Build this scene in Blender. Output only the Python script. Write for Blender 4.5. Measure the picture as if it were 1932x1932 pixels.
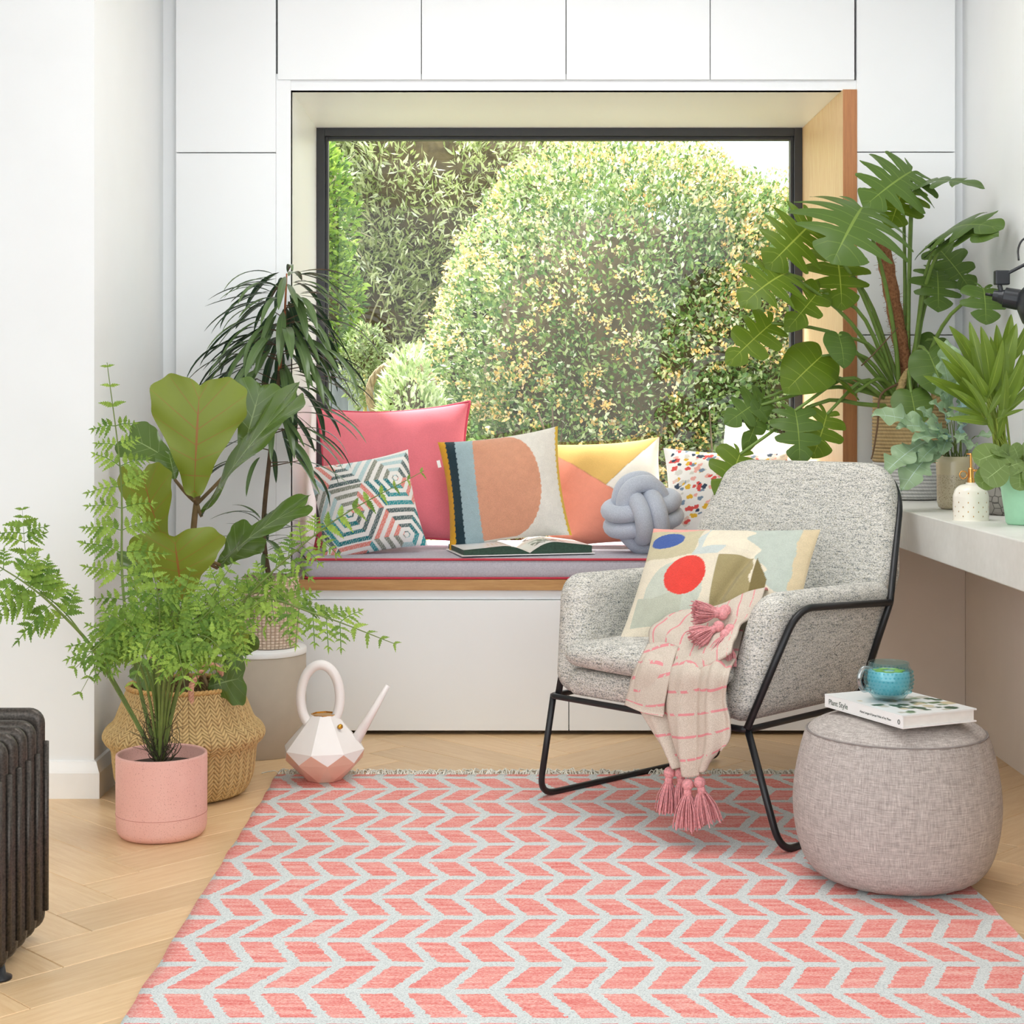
import bpy, bmesh, math, random
import numpy as np
from mathutils import Vector, Matrix, noise as mnoise

for _o in list(bpy.data.objects):
    bpy.data.objects.remove(_o, do_unlink=True)
scene = bpy.context.scene
col = scene.collection

# ---------------------------------------------------------------- camera, sky, sun, large lights, exposure
EYE, F, CX, CY = 0.953, 3000.0, 958.0, 770.0        # eye height in metres, focal length and vanishing point for a 1932 px frame
cam_data = bpy.data.cameras.new('camera')
cam_data.sensor_fit = 'HORIZONTAL'
cam_data.sensor_width = 36.0
cam_data.lens = F * 36.0 / 1932.0
cam_data.shift_x = (966.0 - CX) / 1932.0
cam_data.shift_y = -(966.0 - CY) / 1932.0
cam_data.clip_start = 0.05
cam_data.clip_end = 200
cam = bpy.data.objects.new('camera', cam_data)
cam.location = (0, 0, EYE)
cam.rotation_euler = (math.radians(90), 0, 0)
col.objects.link(cam)
scene.camera = cam

world = bpy.data.worlds.new('sky')
scene.world = world
world.use_nodes = True
_bg = world.node_tree.nodes['Background']
_bg.inputs[0].default_value = (0.93, 0.97, 1.0, 1)
_bg.inputs[1].default_value = 2.1

def add_sun(name, direction, strength, angle, color):
    d = bpy.data.lights.new(name, 'SUN'); d.energy = strength; d.angle = math.radians(angle); d.color = color
    o = bpy.data.objects.new(name, d); o.rotation_euler = Vector(direction).to_track_quat('-Z', 'Y').to_euler(); o.location = (0, 9, 8); col.objects.link(o)
    return o
add_sun('sun', (0.30, -0.36, -0.885), 14.0, 6.0, (1.0, 0.98, 0.94))

def add_area(name, loc, target, sx, sy, power, color=(1, 1, 1)):
    d = bpy.data.lights.new(name, 'AREA'); d.shape = 'RECTANGLE'; d.size = sx; d.size_y = sy; d.energy = power; d.color = color
    o = bpy.data.objects.new(name, d); o.location = loc
    o.rotation_euler = (Vector(target) - Vector(loc)).to_track_quat('-Z', 'Y').to_euler()
    col.objects.link(o)
    return o
add_area('garden_door_daylight', (-2.3, 0.7, 1.5), (0.8, 4.2, 0.5), 1.6, 1.7, 9, (0.98, 0.99, 1.0))
add_area('added_ceiling_fill', (0.2, 3.45, 2.40), (0.2, 3.46, 0.0), 1.5, 0.7, 15, (0.99, 0.995, 1.0))  # fill light added overhead to brighten the cupboards, no known fixture
add_area('added_ceiling_fill', (0.0, 1.2, 2.40), (0.0, 1.21, 0.0), 2.0, 0.8, 3.5, (0.99, 0.995, 1.0))  # weaker added fill nearer the camera, likewise without a fixture

scene.view_settings.view_transform = 'Standard'
scene.view_settings.look = 'None'
scene.view_settings.gamma = 1.0
scene.view_settings.use_curve_mapping = False
scene.view_settings.exposure = 0.3
scene.cycles.use_denoising = True
scene.cycles.max_bounces = 6
scene.cycles.use_adaptive_sampling = True
scene.cycles.adaptive_threshold = 0.05
scene.cycles.transparent_max_bounces = 8
scene.cycles.caustics_reflective = False
scene.cycles.caustics_refractive = False

# ---------------------------------------------------------------- helpers
PI = math.pi
rnd = random.Random(7)
nrng = np.random.default_rng(11)

def P(px, py, d):
    """a point at distance d in front of the eye, read off the photograph's perspective"""
    return Vector(((px - CX) * d / F, d, EYE - (py - CY) * d / F))

def lin(h):
    h = h.lstrip('#')
    out = []
    for i in (0, 2, 4):
        c = int(h[i:i+2], 16) / 255.0
        out.append(c / 12.92 if c <= 0.04045 else ((c + 0.055) / 1.055) ** 2.4)
    return tuple(out)

def wloc(o):
    v = Vector((0, 0, 0))
    while o is not None:
        v = v + Vector(o.location); o = o.parent
    return v

def tag(o, label=None, cat=None, group=None, kind=None):
    if label: o['label'] = label
    if cat: o['category'] = cat
    if group: o['group'] = group
    if kind: o['kind'] = kind
    return o

def empty(name, loc, label=None, cat=None, group=None, kind=None):
    o = bpy.data.objects.new(name, None); o.location = loc; o.empty_display_size = 0.05
    col.objects.link(o)
    return tag(o, label, cat, group, kind)

class MB:
    """collects geometry in world coordinates and links it as one mesh object"""
    def __init__(s): s.v = []; s.f = []; s.m = []; s.uv = None; s.c = None
    def add(s, verts, faces, mi=0):
        b = len(s.v); s.v.extend([tuple(p) for p in verts]); s.f.extend([tuple(i + b for i in f) for f in faces]); s.m.extend([mi] * len(faces))
    def box(s, x0, x1, y0, y1, z0, z1, mi=0):
        s.add([(x0,y0,z0),(x1,y0,z0),(x1,y1,z0),(x0,y1,z0),(x0,y0,z1),(x1,y0,z1),(x1,y1,z1),(x0,y1,z1)],
              [(3,2,1,0),(4,5,6,7),(0,1,5,4),(1,2,6,5),(2,3,7,6),(3,0,4,7)], mi)
    def tube(s, path, r, n=8, cap=True, mi=0, closed=False):
        pts = [Vector(p) for p in path]; k = len(pts)
        rad = r if isinstance(r, (list, tuple)) else [r] * k
        tang = []
        for i in range(k):
            if closed: t = pts[(i+1) % k] - pts[i-1]
            else: t = pts[min(i+1, k-1)] - pts[max(i-1, 0)]
            tang.append(t.normalized() if t.length > 1e-9 else Vector((0,0,1)))
        up = Vector((0,0,1)) if abs(tang[0].z) < 0.9 else Vector((0,1,0))
        nrm = (up - tang[0] * up.dot(tang[0])).normalized()
        verts = []
        for i in range(k):
            nrm = (nrm - tang[i] * nrm.dot(tang[i]))
            nrm = nrm.normalized() if nrm.length > 1e-9 else Vector((1,0,0))
            b = tang[i].cross(nrm)
            for j in range(n):
                a = 2 * PI * j / n
                verts.append(pts[i] + (nrm * math.cos(a) + b * math.sin(a)) * rad[i])
        faces = []
        for i in range(k if closed else k - 1):
            i2 = (i + 1) % k
            for j in range(n):
                j2 = (j + 1) % n
                faces.append((i*n+j, i*n+j2, i2*n+j2, i2*n+j))
        if cap and not closed:
            faces.append(tuple(range(n-1, -1, -1))); faces.append(tuple((k-1)*n + j for j in range(n)))
        s.add(verts, faces, mi)
    def lathe(s, prof, c, n=48, mi=0, axis=None):
        """profile of (radius, height) about a vertical axis through c"""
        c = Vector(c); verts = []
        for r, z in prof:
            for j in range(n):
                a = 2 * PI * j / n
                verts.append((c.x + r * math.cos(a), c.y + r * math.sin(a), c.z + z))
        faces = []
        for i in range(len(prof) - 1):
            for j in range(n):
                j2 = (j + 1) % n
                faces.append((i*n+j, i*n+j2, (i+1)*n+j2, (i+1)*n+j))
        if prof[0][0] > 1e-6: faces.append(tuple(range(n-1, -1, -1)))
        if prof[-1][0] > 1e-6: faces.append(tuple((len(prof)-1)*n + j for j in range(n)))
        s.add(verts, faces, mi)
    def sphere(s, c, r, n=12, m=8, sc=(1,1,1)):
        c = Vector(c); verts = []; faces = []
        for i in range(m + 1):
            th = PI * i / m
            for j in range(n):
                a = 2 * PI * j / n
                verts.append((c.x + r*sc[0]*math.sin(th)*math.cos(a), c.y + r*sc[1]*math.sin(th)*math.sin(a), c.z - r*sc[2]*math.cos(th)))
        for i in range(m):
            for j in range(n):
                j2 = (j+1) % n
                faces.append((i*n+j, i*n+j2, (i+1)*n+j2, (i+1)*n+j))
        s.add(verts, faces)
    def build(s, name, mat, parent=None, smooth=False, bevel=0, seg=2, uv=None, colr=None, kind=None, weld=False):
        off = wloc(parent) if parent is not None else Vector((0,0,0))
        me = bpy.data.meshes.new(name)
        V = np.asarray(s.v, dtype=float) - np.array(off)
        me.from_pydata(V.tolist(), [], s.f)
        mats = mat if isinstance(mat, (list, tuple)) else [mat]
        for m in mats: me.materials.append(m)
        if len(mats) > 1: me.polygons.foreach_set('material_index', s.m)
        if uv is not None: set_uv(me, uv)
        if colr is not None: set_col(me, colr)
        if weld:
            bm = bmesh.new(); bm.from_mesh(me); bmesh.ops.remove_doubles(bm, verts=bm.verts, dist=1e-5); bm.to_mesh(me); bm.free()
        if smooth: me.polygons.foreach_set('use_smooth', [True] * len(me.polygons))
        me.update()
        o = bpy.data.objects.new(name, me); col.objects.link(o)
        if parent is not None: o.parent = parent
        if bevel:
            b = o.modifiers.new('bevel', 'BEVEL'); b.width = bevel; b.segments = seg; b.limit_method = 'ANGLE'; b.angle_limit = math.radians(40)
        if kind: o['kind'] = kind
        return o

def set_uv(me, uv):
    lay = me.uv_layers.new(name='UVMap')
    li = np.empty(len(me.loops), dtype=np.int32); me.loops.foreach_get('vertex_index', li)
    lay.data.foreach_set('uv', np.asarray(uv, dtype=np.float32)[li].ravel())

def set_col(me, c):
    a = me.color_attributes.new('Col', 'FLOAT_COLOR', 'POINT')
    c = np.asarray(c, dtype=np.float32)
    if c.shape[1] == 3: c = np.hstack([c, np.ones((len(c), 1), dtype=np.float32)])
    a.data.foreach_set('color', c.ravel())

def grid_faces(nu, nv, wrap_u=False):
    """faces of a (nv+1) x (nu+1) vertex grid (rows of u); wrap_u closes each row"""
    W = nu if wrap_u else nu + 1
    f = []
    for j in range(nv):
        for i in range(nu):
            i2 = (i + 1) % W if wrap_u else i + 1
            f.append((j*W+i, j*W+i2, (j+1)*W+i2, (j+1)*W+i))
    return f

def catmull(pts, n):
    pts = [Vector(p) for p in pts]
    if len(pts) < 3:
        return [pts[0].lerp(pts[-1], i / n) for i in range(n + 1)]
    ext = [pts[0] * 2 - pts[1]] + pts + [pts[-1] * 2 - pts[-2]]
    out = []; segs = len(pts) - 1
    for i in range(n + 1):
        t = i / n * segs; k = min(int(t), segs - 1); t -= k
        a, b, c, d = ext[k], ext[k+1], ext[k+2], ext[k+3]
        out.append(0.5 * ((2*b) + (c-a)*t + (2*a-5*b+4*c-d)*t*t + (3*b-a-3*c+d)*t**3))
    return out

def round_poly(pts, radii, seg=6):
    """a 2D polygon with each corner rounded by its own radius"""
    out = []; n = len(pts)
    for i in range(n):
        p = Vector(pts[i]).to_2d(); a = Vector(pts[i-1]).to_2d(); b = Vector(pts[(i+1) % n]).to_2d()
        r = radii[i] if isinstance(radii, (list, tuple)) else radii
        d1 = (a - p).normalized(); d2 = (b - p).normalized()
        ang = d1.angle(d2)
        if r <= 0 or ang > PI - 0.02:
            out.append(p); continue
        d = min(r / math.tan(ang / 2), 0.49 * (a-p).length, 0.49 * (b-p).length); r = d * math.tan(ang / 2)
        cdir = (d1 + d2).normalized(); c = p + cdir * (r / math.sin(ang / 2))
        s = p + d1 * d - c; e = p + d2 * d - c
        a0 = math.atan2(s.y, s.x); a1 = math.atan2(e.y, e.x); da = (a1 - a0 + PI) % (2*PI) - PI
        for k in range(seg + 1):
            t = a0 + da * k / seg
            out.append(c + Vector((math.cos(t), math.sin(t))) * r)
    return out

def fillet(path, radii, seg=6):
    """a 3D polyline with rounded corners"""
    pts = [Vector(p) for p in path]; out = [pts[0]]
    for i in range(1, len(pts) - 1):
        p = pts[i]; d1 = (pts[i-1] - p); d2 = (pts[i+1] - p)
        r = radii[i-1] if isinstance(radii, (list, tuple)) else radii
        d = min(r, 0.45 * d1.length, 0.45 * d2.length)
        a = p + d1.normalized() * d; b = p + d2.normalized() * d
        for k in range(seg + 1):
            t = k / seg
            out.append((1-t)**2 * a + 2*t*(1-t) * p + t*t * b)
    out.append(pts[-1])
    return out

def soft_slab(mb, poly, t, e, bulge, mapf, m=5):
    """upholstered slab: a 2D outline of thickness t with rounded edge e and bulging faces; mapf takes (a, b, w) to the world"""
    raw = [Vector(p).to_2d() for p in poly]; pts = []
    for i in range(len(raw)):
        a, b = raw[i], raw[(i+1) % len(raw)]; k = max(1, int((b - a).length / 0.02))
        pts += [a.lerp(b, q / k) for q in range(k)]
    n = len(pts)
    area = sum(pts[i-1].x * pts[i].y - pts[i].x * pts[i-1].y for i in range(n)) / 2
    if area < 0: pts.reverse()
    nr = []
    for i in range(n):
        e1 = (pts[i] - pts[i-1]); e2 = (pts[(i+1) % n] - pts[i])
        n1 = Vector((e1.y, -e1.x)).normalized() if e1.length > 1e-9 else Vector((0,0)); n2 = Vector((e2.y, -e2.x)).normalized() if e2.length > 1e-9 else n1
        v = n1 + n2; v = v.normalized() if v.length > 1e-6 else n1
        nr.append(v)
    cen = sum(pts, Vector((0,0))) / n
    rings = []
    fr = [0.0, 0.3, 0.55, 0.78, 0.93]
    for q in fr[1:]:
        rings.append([(cen + (pts[i] - nr[i]*e - cen) * q, -t/2 - bulge * (1 - q*q)) for i in range(n)])
    for k in range(m * 2 + 1):
        a = PI * k / (2*m)
        rings.append([(pts[i] - nr[i] * e * (1 - math.sin(a)), -t/2 * math.cos(a)) for i in range(n)])
    for q in fr[:0:-1]:
        rings.append([(cen + (pts[i] - nr[i]*e - cen) * q, t/2 + bulge * (1 - q*q)) for i in range(n)])
    verts = [mapf(cen.x, cen.y, -t/2 - bulge)]
    for r in rings: verts += [mapf(p.x, p.y, w) for p, w in r]
    verts.append(mapf(cen.x, cen.y, t/2 + bulge))
    faces = [(0, 1 + (i+1) % n, 1 + i) for i in range(n)]
    for k in range(len(rings) - 1):
        for i in range(n):
            i2 = (i+1) % n
            faces.append((1+k*n+i, 1+k*n+i2, 1+(k+1)*n+i2, 1+(k+1)*n+i))
    L = len(verts) - 1; k = len(rings) - 1
    faces += [(1+k*n+i, 1+k*n+(i+1) % n, L) for i in range(n)]
    mb.add(verts, faces)

# ---------------------------------------------------------------- materials
class NT:
    def __init__(s, name):
        s.mat = bpy.data.materials.new(name); s.mat.use_nodes = True
        s.t = s.mat.node_tree; s.n = s.t.nodes; s.l = s.t.links
        s.bsdf = s.n['Principled BSDF']; s.out = s.n['Material Output']
    def node(s, typ, **kw):
        n = s.n.new(typ)
        for k, v in kw.items():
            if k.startswith('i_'):
                key = k[2:]; n.inputs[int(key) if key.isdigit() else key.replace('_', ' ')].default_value = v
            else: setattr(n, k, v)
        return n
    def link(s, a, b): s.l.new(a, b)
    def coords(s, kind='Object', scale=(1,1,1), rot=(0,0,0)):
        tc = s.node('ShaderNodeTexCoord'); mp = s.node('ShaderNodeMapping')
        mp.inputs['Scale'].default_value = scale; mp.inputs['Rotation'].default_value = rot
        s.link(tc.outputs[kind], mp.inputs[0]); return mp.outputs[0]
    def noise(s, vec, scale, detail=3, rough=0.5):
        n = s.node('ShaderNodeTexNoise'); n.inputs['Scale'].default_value = scale; n.inputs['Detail'].default_value = detail; n.inputs['Roughness'].default_value = rough
        s.link(vec, n.inputs['Vector']); return n.outputs['Fac']
    def ramp(s, fac, stops, interp='LINEAR'):
        r = s.node('ShaderNodeValToRGB'); cr = r.color_ramp; cr.interpolation = interp
        while len(cr.elements) < len(stops): cr.elements.new(0.5)
        for e, (p, c) in zip(cr.elements, stops):
            e.position = p; e.color = (*c[:3], 1)
        s.link(fac, r.inputs[0]); return r.outputs[0]
    def math(s, op, a, b=None, c=None):
        n = s.node('ShaderNodeMath', operation=op)
        for i, x in enumerate((a, b, c)):
            if x is None: continue
            if isinstance(x, (int, float)): n.inputs[i].default_value = x
            else: s.link(x, n.inputs[i])
        return n.outputs[0]
    def mix(s, fac, a, b, blend='MIX'):
        n = s.node('ShaderNodeMix', data_type='RGBA', blend_type=blend)
        for idx, x in ((0, fac), (6, a), (7, b)):
            if isinstance(x, (int, float)): n.inputs[idx].default_value = x
            elif isinstance(x, tuple): n.inputs[idx].default_value = (*x[:3], 1)
            else: s.link(x, n.inputs[idx])
        return n.outputs[2]
    def color(s, x):
        if isinstance(x, tuple): s.bsdf.inputs['Base Color'].default_value = (*x[:3], 1)
        else: s.link(x, s.bsdf.inputs['Base Color'])
    def rough(s, v): s.bsdf.inputs['Roughness'].default_value = v
    def bump(s, h, strength=0.3, dist=0.002):
        b = s.node('ShaderNodeBump'); b.inputs['Strength'].default_value = strength; b.inputs['Distance'].default_value = dist
        s.link(h, b.inputs['Height']); s.link(b.outputs[0], s.bsdf.inputs['Normal'])

def plain(name, hexc, rough=0.5, metal=0.0, var=0.06, scale=30, bump=0.0, spec=0.5, coat=0.0):
    """a painted, glazed or moulded surface with slight mottling"""
    t = NT(name); c = lin(hexc); v = t.coords('Object')
    f = t.noise(v, scale, 4)
    lo = tuple(x * (1 - var) for x in c); hi = tuple(min(1, x * (1 + var)) for x in c)
    t.color(t.ramp(f, [(0.3, lo), (0.7, hi)])); t.rough(rough)
    t.bsdf.inputs['Metallic'].default_value = metal
    t.bsdf.inputs['Specular IOR Level'].default_value = spec
    if coat: t.bsdf.inputs['Coat Weight'].default_value = coat
    if bump: t.bump(f, bump, 0.001)
    return t.mat

def vcol_fabric(name, weave=900, rough=0.9, amt=0.18, bump=0.35, streak=(1, 1, 1), dist=0.0015):
    """woven cloth whose dyed pattern is stored on the mesh"""
    t = NT(name); a = t.node('ShaderNodeVertexColor', layer_name='Col')
    v = t.coords('Object', scale=streak); f = t.noise(v, weave, 2, 0.6); g = t.noise(v, weave * 0.12, 3)
    k = t.math('ADD', t.math('MULTIPLY', f, amt * 2), t.math('MULTIPLY', g, amt))
    k = t.math('ADD', k, 1 - 1.5 * amt)
    m = t.node('ShaderNodeVectorMath', operation='SCALE'); t.link(a.outputs[0], m.inputs[0]); t.link(k, m.inputs['Scale'])
    t.color(m.outputs[0]); t.rough(rough); t.bump(f, bump, dist)
    t.bsdf.inputs['Sheen Weight'].default_value = 0.15
    t.bsdf.inputs['Specular IOR Level'].default_value = 0.2
    return t.mat

def leafmat(name, face, vein, back=None, rough=0.35, trans=0.25, nveins=9, vein_w=0.06, vein_amt=0.7, mid_w=0.03, var=0.25, glow=(1.0, 1.0, 0.55), spec=0.5):
    """leaf: UV u runs along the leaf, v from midrib to margin, so veins follow the blade"""
    t = NT(name); uv = t.node('ShaderNodeUVMap'); sep = t.node('ShaderNodeSeparateXYZ'); t.link(uv.outputs[0], sep.inputs[0])
    u, w = sep.outputs[0], sep.outputs[1]
    fr = t.math('FRACT', t.math('MULTIPLY', u, nveins))
    d = t.math('ABSOLUTE', t.math('SUBTRACT', fr, 0.5))
    vm = t.math('LESS_THAN', d, t.math('MULTIPLY', t.math('SUBTRACT', 1.15, w), vein_w))
    mm = t.math('LESS_THAN', w, mid_w)
    vm = t.math('MAXIMUM', t.math('MULTIPLY', vm, vein_amt), mm)
    nz = t.noise(t.coords('Object'), 18, 3)
    oi = t.node('ShaderNodeObjectInfo')
    q = t.math('ADD', t.math('MULTIPLY', nz, 0.6), t.math('MULTIPLY', oi.outputs['Random'], 0.5))
    c = lin(face)
    base = t.ramp(q, [(0.2, tuple(x * (1 - var) for x in c)), (0.8, tuple(min(1, x * (1 + var)) for x in c))])
    if back is not None:
        g = t.node('ShaderNodeNewGeometry'); base = t.mix(g.outputs['Backfacing'], base, lin(back))
    cc = t.mix(vm, base, lin(vein))
    t.color(cc); t.rough(rough); t.bsdf.inputs['Specular IOR Level'].default_value = spec
    t.bump(t.math('SUBTRACT', 1.0, vm), 0.25, 0.002)
    tr = t.node('ShaderNodeBsdfTranslucent'); t.link(t.mix(1.0, cc, glow, 'MULTIPLY'), tr.inputs[0])
    mx = t.node('ShaderNodeMixShader'); mx.inputs[0].default_value = trans
    t.link(t.bsdf.outputs[0], mx.inputs[1]); t.link(tr.outputs[0], mx.inputs[2]); t.link(mx.outputs[0], t.out.inputs[0])
    return t.mat

def foliage_mat(name, trans=0.3, rough=0.55):
    t = NT(name); a = t.node('ShaderNodeVertexColor', layer_name='Col'); t.color(a.outputs[0]); t.rough(rough)
    t.bsdf.inputs['Specular IOR Level'].default_value = 0.3
    tr = t.node('ShaderNodeBsdfTranslucent'); t.link(a.outputs[0], tr.inputs[0])
    mx = t.node('ShaderNodeMixShader'); mx.inputs[0].default_value = trans
    t.link(t.bsdf.outputs[0], mx.inputs[1]); t.link(tr.outputs[0], mx.inputs[2]); t.link(mx.outputs[0], t.out.inputs[0])
    return t.mat

def wood(name, light, dark, scale=(1,1,1), rough=0.45, rot=(0,0,0), rand=0.0, grain=14):
    t = NT(name); v = t.coords('Object', scale=scale, rot=rot)
    oi = t.node('ShaderNodeObjectInfo')
    sh = t.node('ShaderNodeVectorMath', operation='ADD'); t.link(v, sh.inputs[0])
    cb = t.node('ShaderNodeCombineXYZ'); t.link(t.math('MULTIPLY', oi.outputs['Random'], 37.0), cb.inputs[0]); t.link(t.math('MULTIPLY', oi.outputs['Random'], 91.0), cb.inputs[1])
    t.link(cb.outputs[0], sh.inputs[1])
    f = t.noise(sh.outputs[0], grain, 6, 0.6); g = t.noise(sh.outputs[0], grain * 5, 3, 0.6)
    k = t.math('ADD', t.math('MULTIPLY', f, 0.7), t.math('MULTIPLY', g, 0.3))
    c = t.ramp(k, [(0.32, lin(dark)), (0.62, lin(light))])
    if rand:
        hsv = t.node('ShaderNodeHueSaturation'); t.link(c, hsv.inputs['Color'])
        t.link(t.math('ADD', t.math('MULTIPLY', oi.outputs['Random'], rand), 1 - rand / 2), hsv.inputs['Value'])
        c = hsv.outputs[0]
    t.color(c); t.rough(rough); t.bump(g, 0.08, 0.001)
    return t.mat

M = {}
M['wall'] = plain('wall_paint', '#F1F3F3', 0.6, var=0.012, scale=6)
M['cab'] = plain('cabinet_lacquer', '#F3F5F6', 0.38, var=0.008, scale=4)
M['ceil'] = plain('ceiling_paint', '#F4F4F2', 0.8, var=0.01)
M['taupe'] = plain('taupe_shade_tint', '#E8DCD0', 0.7, var=0.03, scale=5)  # shade under the worktop slab, put into the wall colour as taupe
M['base'] = plain('skirting_gloss', '#F4F3F0', 0.3, var=0.01)
M['black'] = plain('black_powder_coat', '#17181B', 0.38, var=0.1)
M['frame'] = plain('anthracite_aluminium', '#303236', 0.4, var=0.05)
M['oak'] = wood('oak_reveal', '#F0D3A8', '#DFB27C', scale=(9, 9, 0.6), rough=0.4)
M['oak_front'] = wood('oak_edge', '#BE8252', '#A96F45', scale=(9, 9, 0.6), rough=0.5)
M['oak_bench'] = wood('oak_bench', '#C79A63', '#AE7E48', scale=(0.6, 9, 9), rough=0.45)
M['plank'] = wood('oak_parquet', '#EDCDA2', '#DDB685', scale=(0.7, 9, 9), rough=0.36, rand=0.20, grain=9)
M['gap'] = plain('parquet_joint', '#4A3522', 0.9)
# ---------------------------------------------------------------- the room
YW = 4.645                    # front plane of the fitted cupboards
YG = 5.277                    # window plane
XR, XL = 1.337, -1.013        # right wall, left return wall
ZC = 2.42
YN = 3.895                    # face of the near wall on the left

def struct(name, mb, mat, bevel=0, label=None, parent=None, smooth=False):
    o = mb.build(name, mat, parent, smooth=smooth, bevel=bevel)
    if parent is None:
        o['kind'] = 'structure'
        if label: o['label'] = label
    return o

m = MB(); m.box(-2.7, 1.6, -1.0, YW + 0.30, -0.06, -0.016)
floor = struct('floor', m, M['gap'], label='pale oak herringbone parquet floor')
# herringbone blocks: lattice at 45 degrees, block 132 x 660 mm
w_, L_ = 0.132, 0.66
A = Vector((1, 1, 0)).normalized(); B = Vector((-1, 1, 0)).normalized()
O0 = Vector((-0.757, 3.084, 0))
m = MB(); m.box(0.0006, L_ - 0.0006, 0.0006, w_ - 0.0006, -0.016, 0.0)
pl0 = m.build('plank', M['plank'], floor, bevel=0.0012, seg=1)
pl_me = pl0.data
first = True
for i in range(-30, 31):
    for j in range(-8, 9):
        for kind in (0, 1):
            a0 = i * w_ + j * L_; b0 = i * w_ - j * L_ + (w_ if kind else 0)
            # H blocks run along A, V blocks run along B
            org = O0 + A * a0 + B * b0
            cen = org + (A * L_ / 2 + B * w_ / 2 if kind == 0 else A * w_ / 2 + B * L_ / 2)
            if not (-1.75 < cen.x < 1.55 and 2.1 < cen.y < 4.95): continue
            if cen.y > 3.95 and cen.x < -1.2: continue
            if first: o = pl0; first = False
            else:
                o = pl0.copy(); col.objects.link(o); o.parent = floor
            if kind == 0: o.location = org; o.rotation_euler = (0, 0, PI / 4)
            else: o.location = org + A * w_; o.rotation_euler = (0, 0, 3 * PI / 4)

m = MB(); m.box(-2.7, 1.6, -1.0, YG + 0.25, ZC, ZC + 0.1)
struct('ceiling', m, M['ceil'])
m = MB(); m.box(XR, XR + 0.12, 1.2, YW + 0.7, 0.60, ZC)
struct('wall_right', m, M['wall'], label='plain white side wall above the worktop')
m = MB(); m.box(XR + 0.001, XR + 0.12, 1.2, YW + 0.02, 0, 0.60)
struct('wall_right_lower', m, M['taupe'], label='side wall tinted taupe for the shade under the worktop')
m = MB(); m.box(-2.7, XL, YN, YN + 0.1, 0, ZC)
m.box(XL - 0.1, XL, YN + 0.1, YW + 0.7, 0, ZC)
struct('wall_left', m, M['wall'], label='white wall with a projecting corner beside the ferns')

m = MB(); m.box(-2.7, -2.6, 0.4, YN, 0, ZC)
struct('wall_side', m, M['wall'])

def skirting(name, path, outs):
    """skirting profile swept along straight wall runs"""
    prof = [(0, 0), (0.017, 0), (0.017, 0.062), (0.014, 0.068), (0.007, 0.088), (0, 0.091)]
    mb = MB(); k = len(prof); verts = []
    for p, o in zip(path, outs):
        for d, z in prof: verts.append((p[0] + o[0] * d, p[1] + o[1] * d, z))
    faces = []
    for i in range(len(path) - 1):
        for j in range(k - 1): faces.append((i*k+j, i*k+j+1, (i+1)*k+j+1, (i+1)*k+j))
    faces.append(tuple(range(k))); faces.append(tuple((len(path)-1)*k + j for j in range(k-1, -1, -1)))
    mb.add(verts, faces)
    o = mb.build(name, M['base']); o['kind'] = 'structure'; return o
skirting('baseboard_left', [(-2.6, YN), (XL, YN), (XL, YW - 0.02)], [(0, -1), (1, -1), (1, 0)])

# fitted cupboards: one thing per unit, each with its door leaves
def door_unit(name, label, x0, x1, bands, group, z0, z1):
    root = empty(name, ((x0 + x1) / 2, YW + 0.3, z0), label, 'cupboard', group)
    m = MB(); m.box(x0 + 0.001, x1 - 0.001, YW + 0.021, YW + 0.60, z0, z1)
    m.build('carcass', M['cab_in'], root)
    for za, zb in bands:
        m = MB(); m.box(x0 + 0.0012, x1 - 0.0012, YW, YW + 0.019, za + 0.0015, zb - 0.0015)
        m.build('door', M['cab'], root, bevel=0.0012)
    return root
M['cab_in'] = plain('cupboard_carcass', '#8F8E8B', 0.7)
X = lambda px: (px - CX) * YW / F
Z = lambda py: EYE - (py - CY) * YW / F
g = 'overhead cupboards above the window'
xs = [X(523), X(795), X(1068), X(1340), X(1613)]
names = ['white overhead cupboard above the left end of the window, leftmost of four',
         'white overhead cupboard second from the left above the window',
         'white overhead cupboard second from the right above the window',
         'white overhead cupboard above the wooden window reveal, rightmost of four']
for i in range(4):
    door_unit('overhead_cupboard', names[i], xs[i], xs[i+1], [(Z(151), ZC)], g, Z(151), ZC)
door_unit('tall_cupboard', 'tall white cupboard left of the window with a split door', X(331), X(521), [(0.03, Z(288)), (Z(288), ZC)], None, 0.02, ZC)
door_unit('tall_cupboard', 'tall white cupboard behind the swiss cheese plant', X(1616), X(1803), [(0.70, Z(632)), (Z(632), Z(287)), (Z(287), ZC)], None, 0.70, ZC)
# fillers between cupboards and walls
m = MB(); m.box(XL, X(331), YW + 0.03, YW + 0.06, 0, ZC); struct('trim_1', m, M['cab'])
m = MB(); m.box(X(1803), XR, YW + 0.03, YW + 0.06, 0.6, ZC); struct('trim_2', m, M['cab'])
m = MB(); m.box(X(1616), XR, YW + 0.002, YW + 0.03, 0.0, 0.70); struct('wall_back_lower', m, M['taupe'], label='back wall tinted taupe for the shade below the worktop end')
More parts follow.
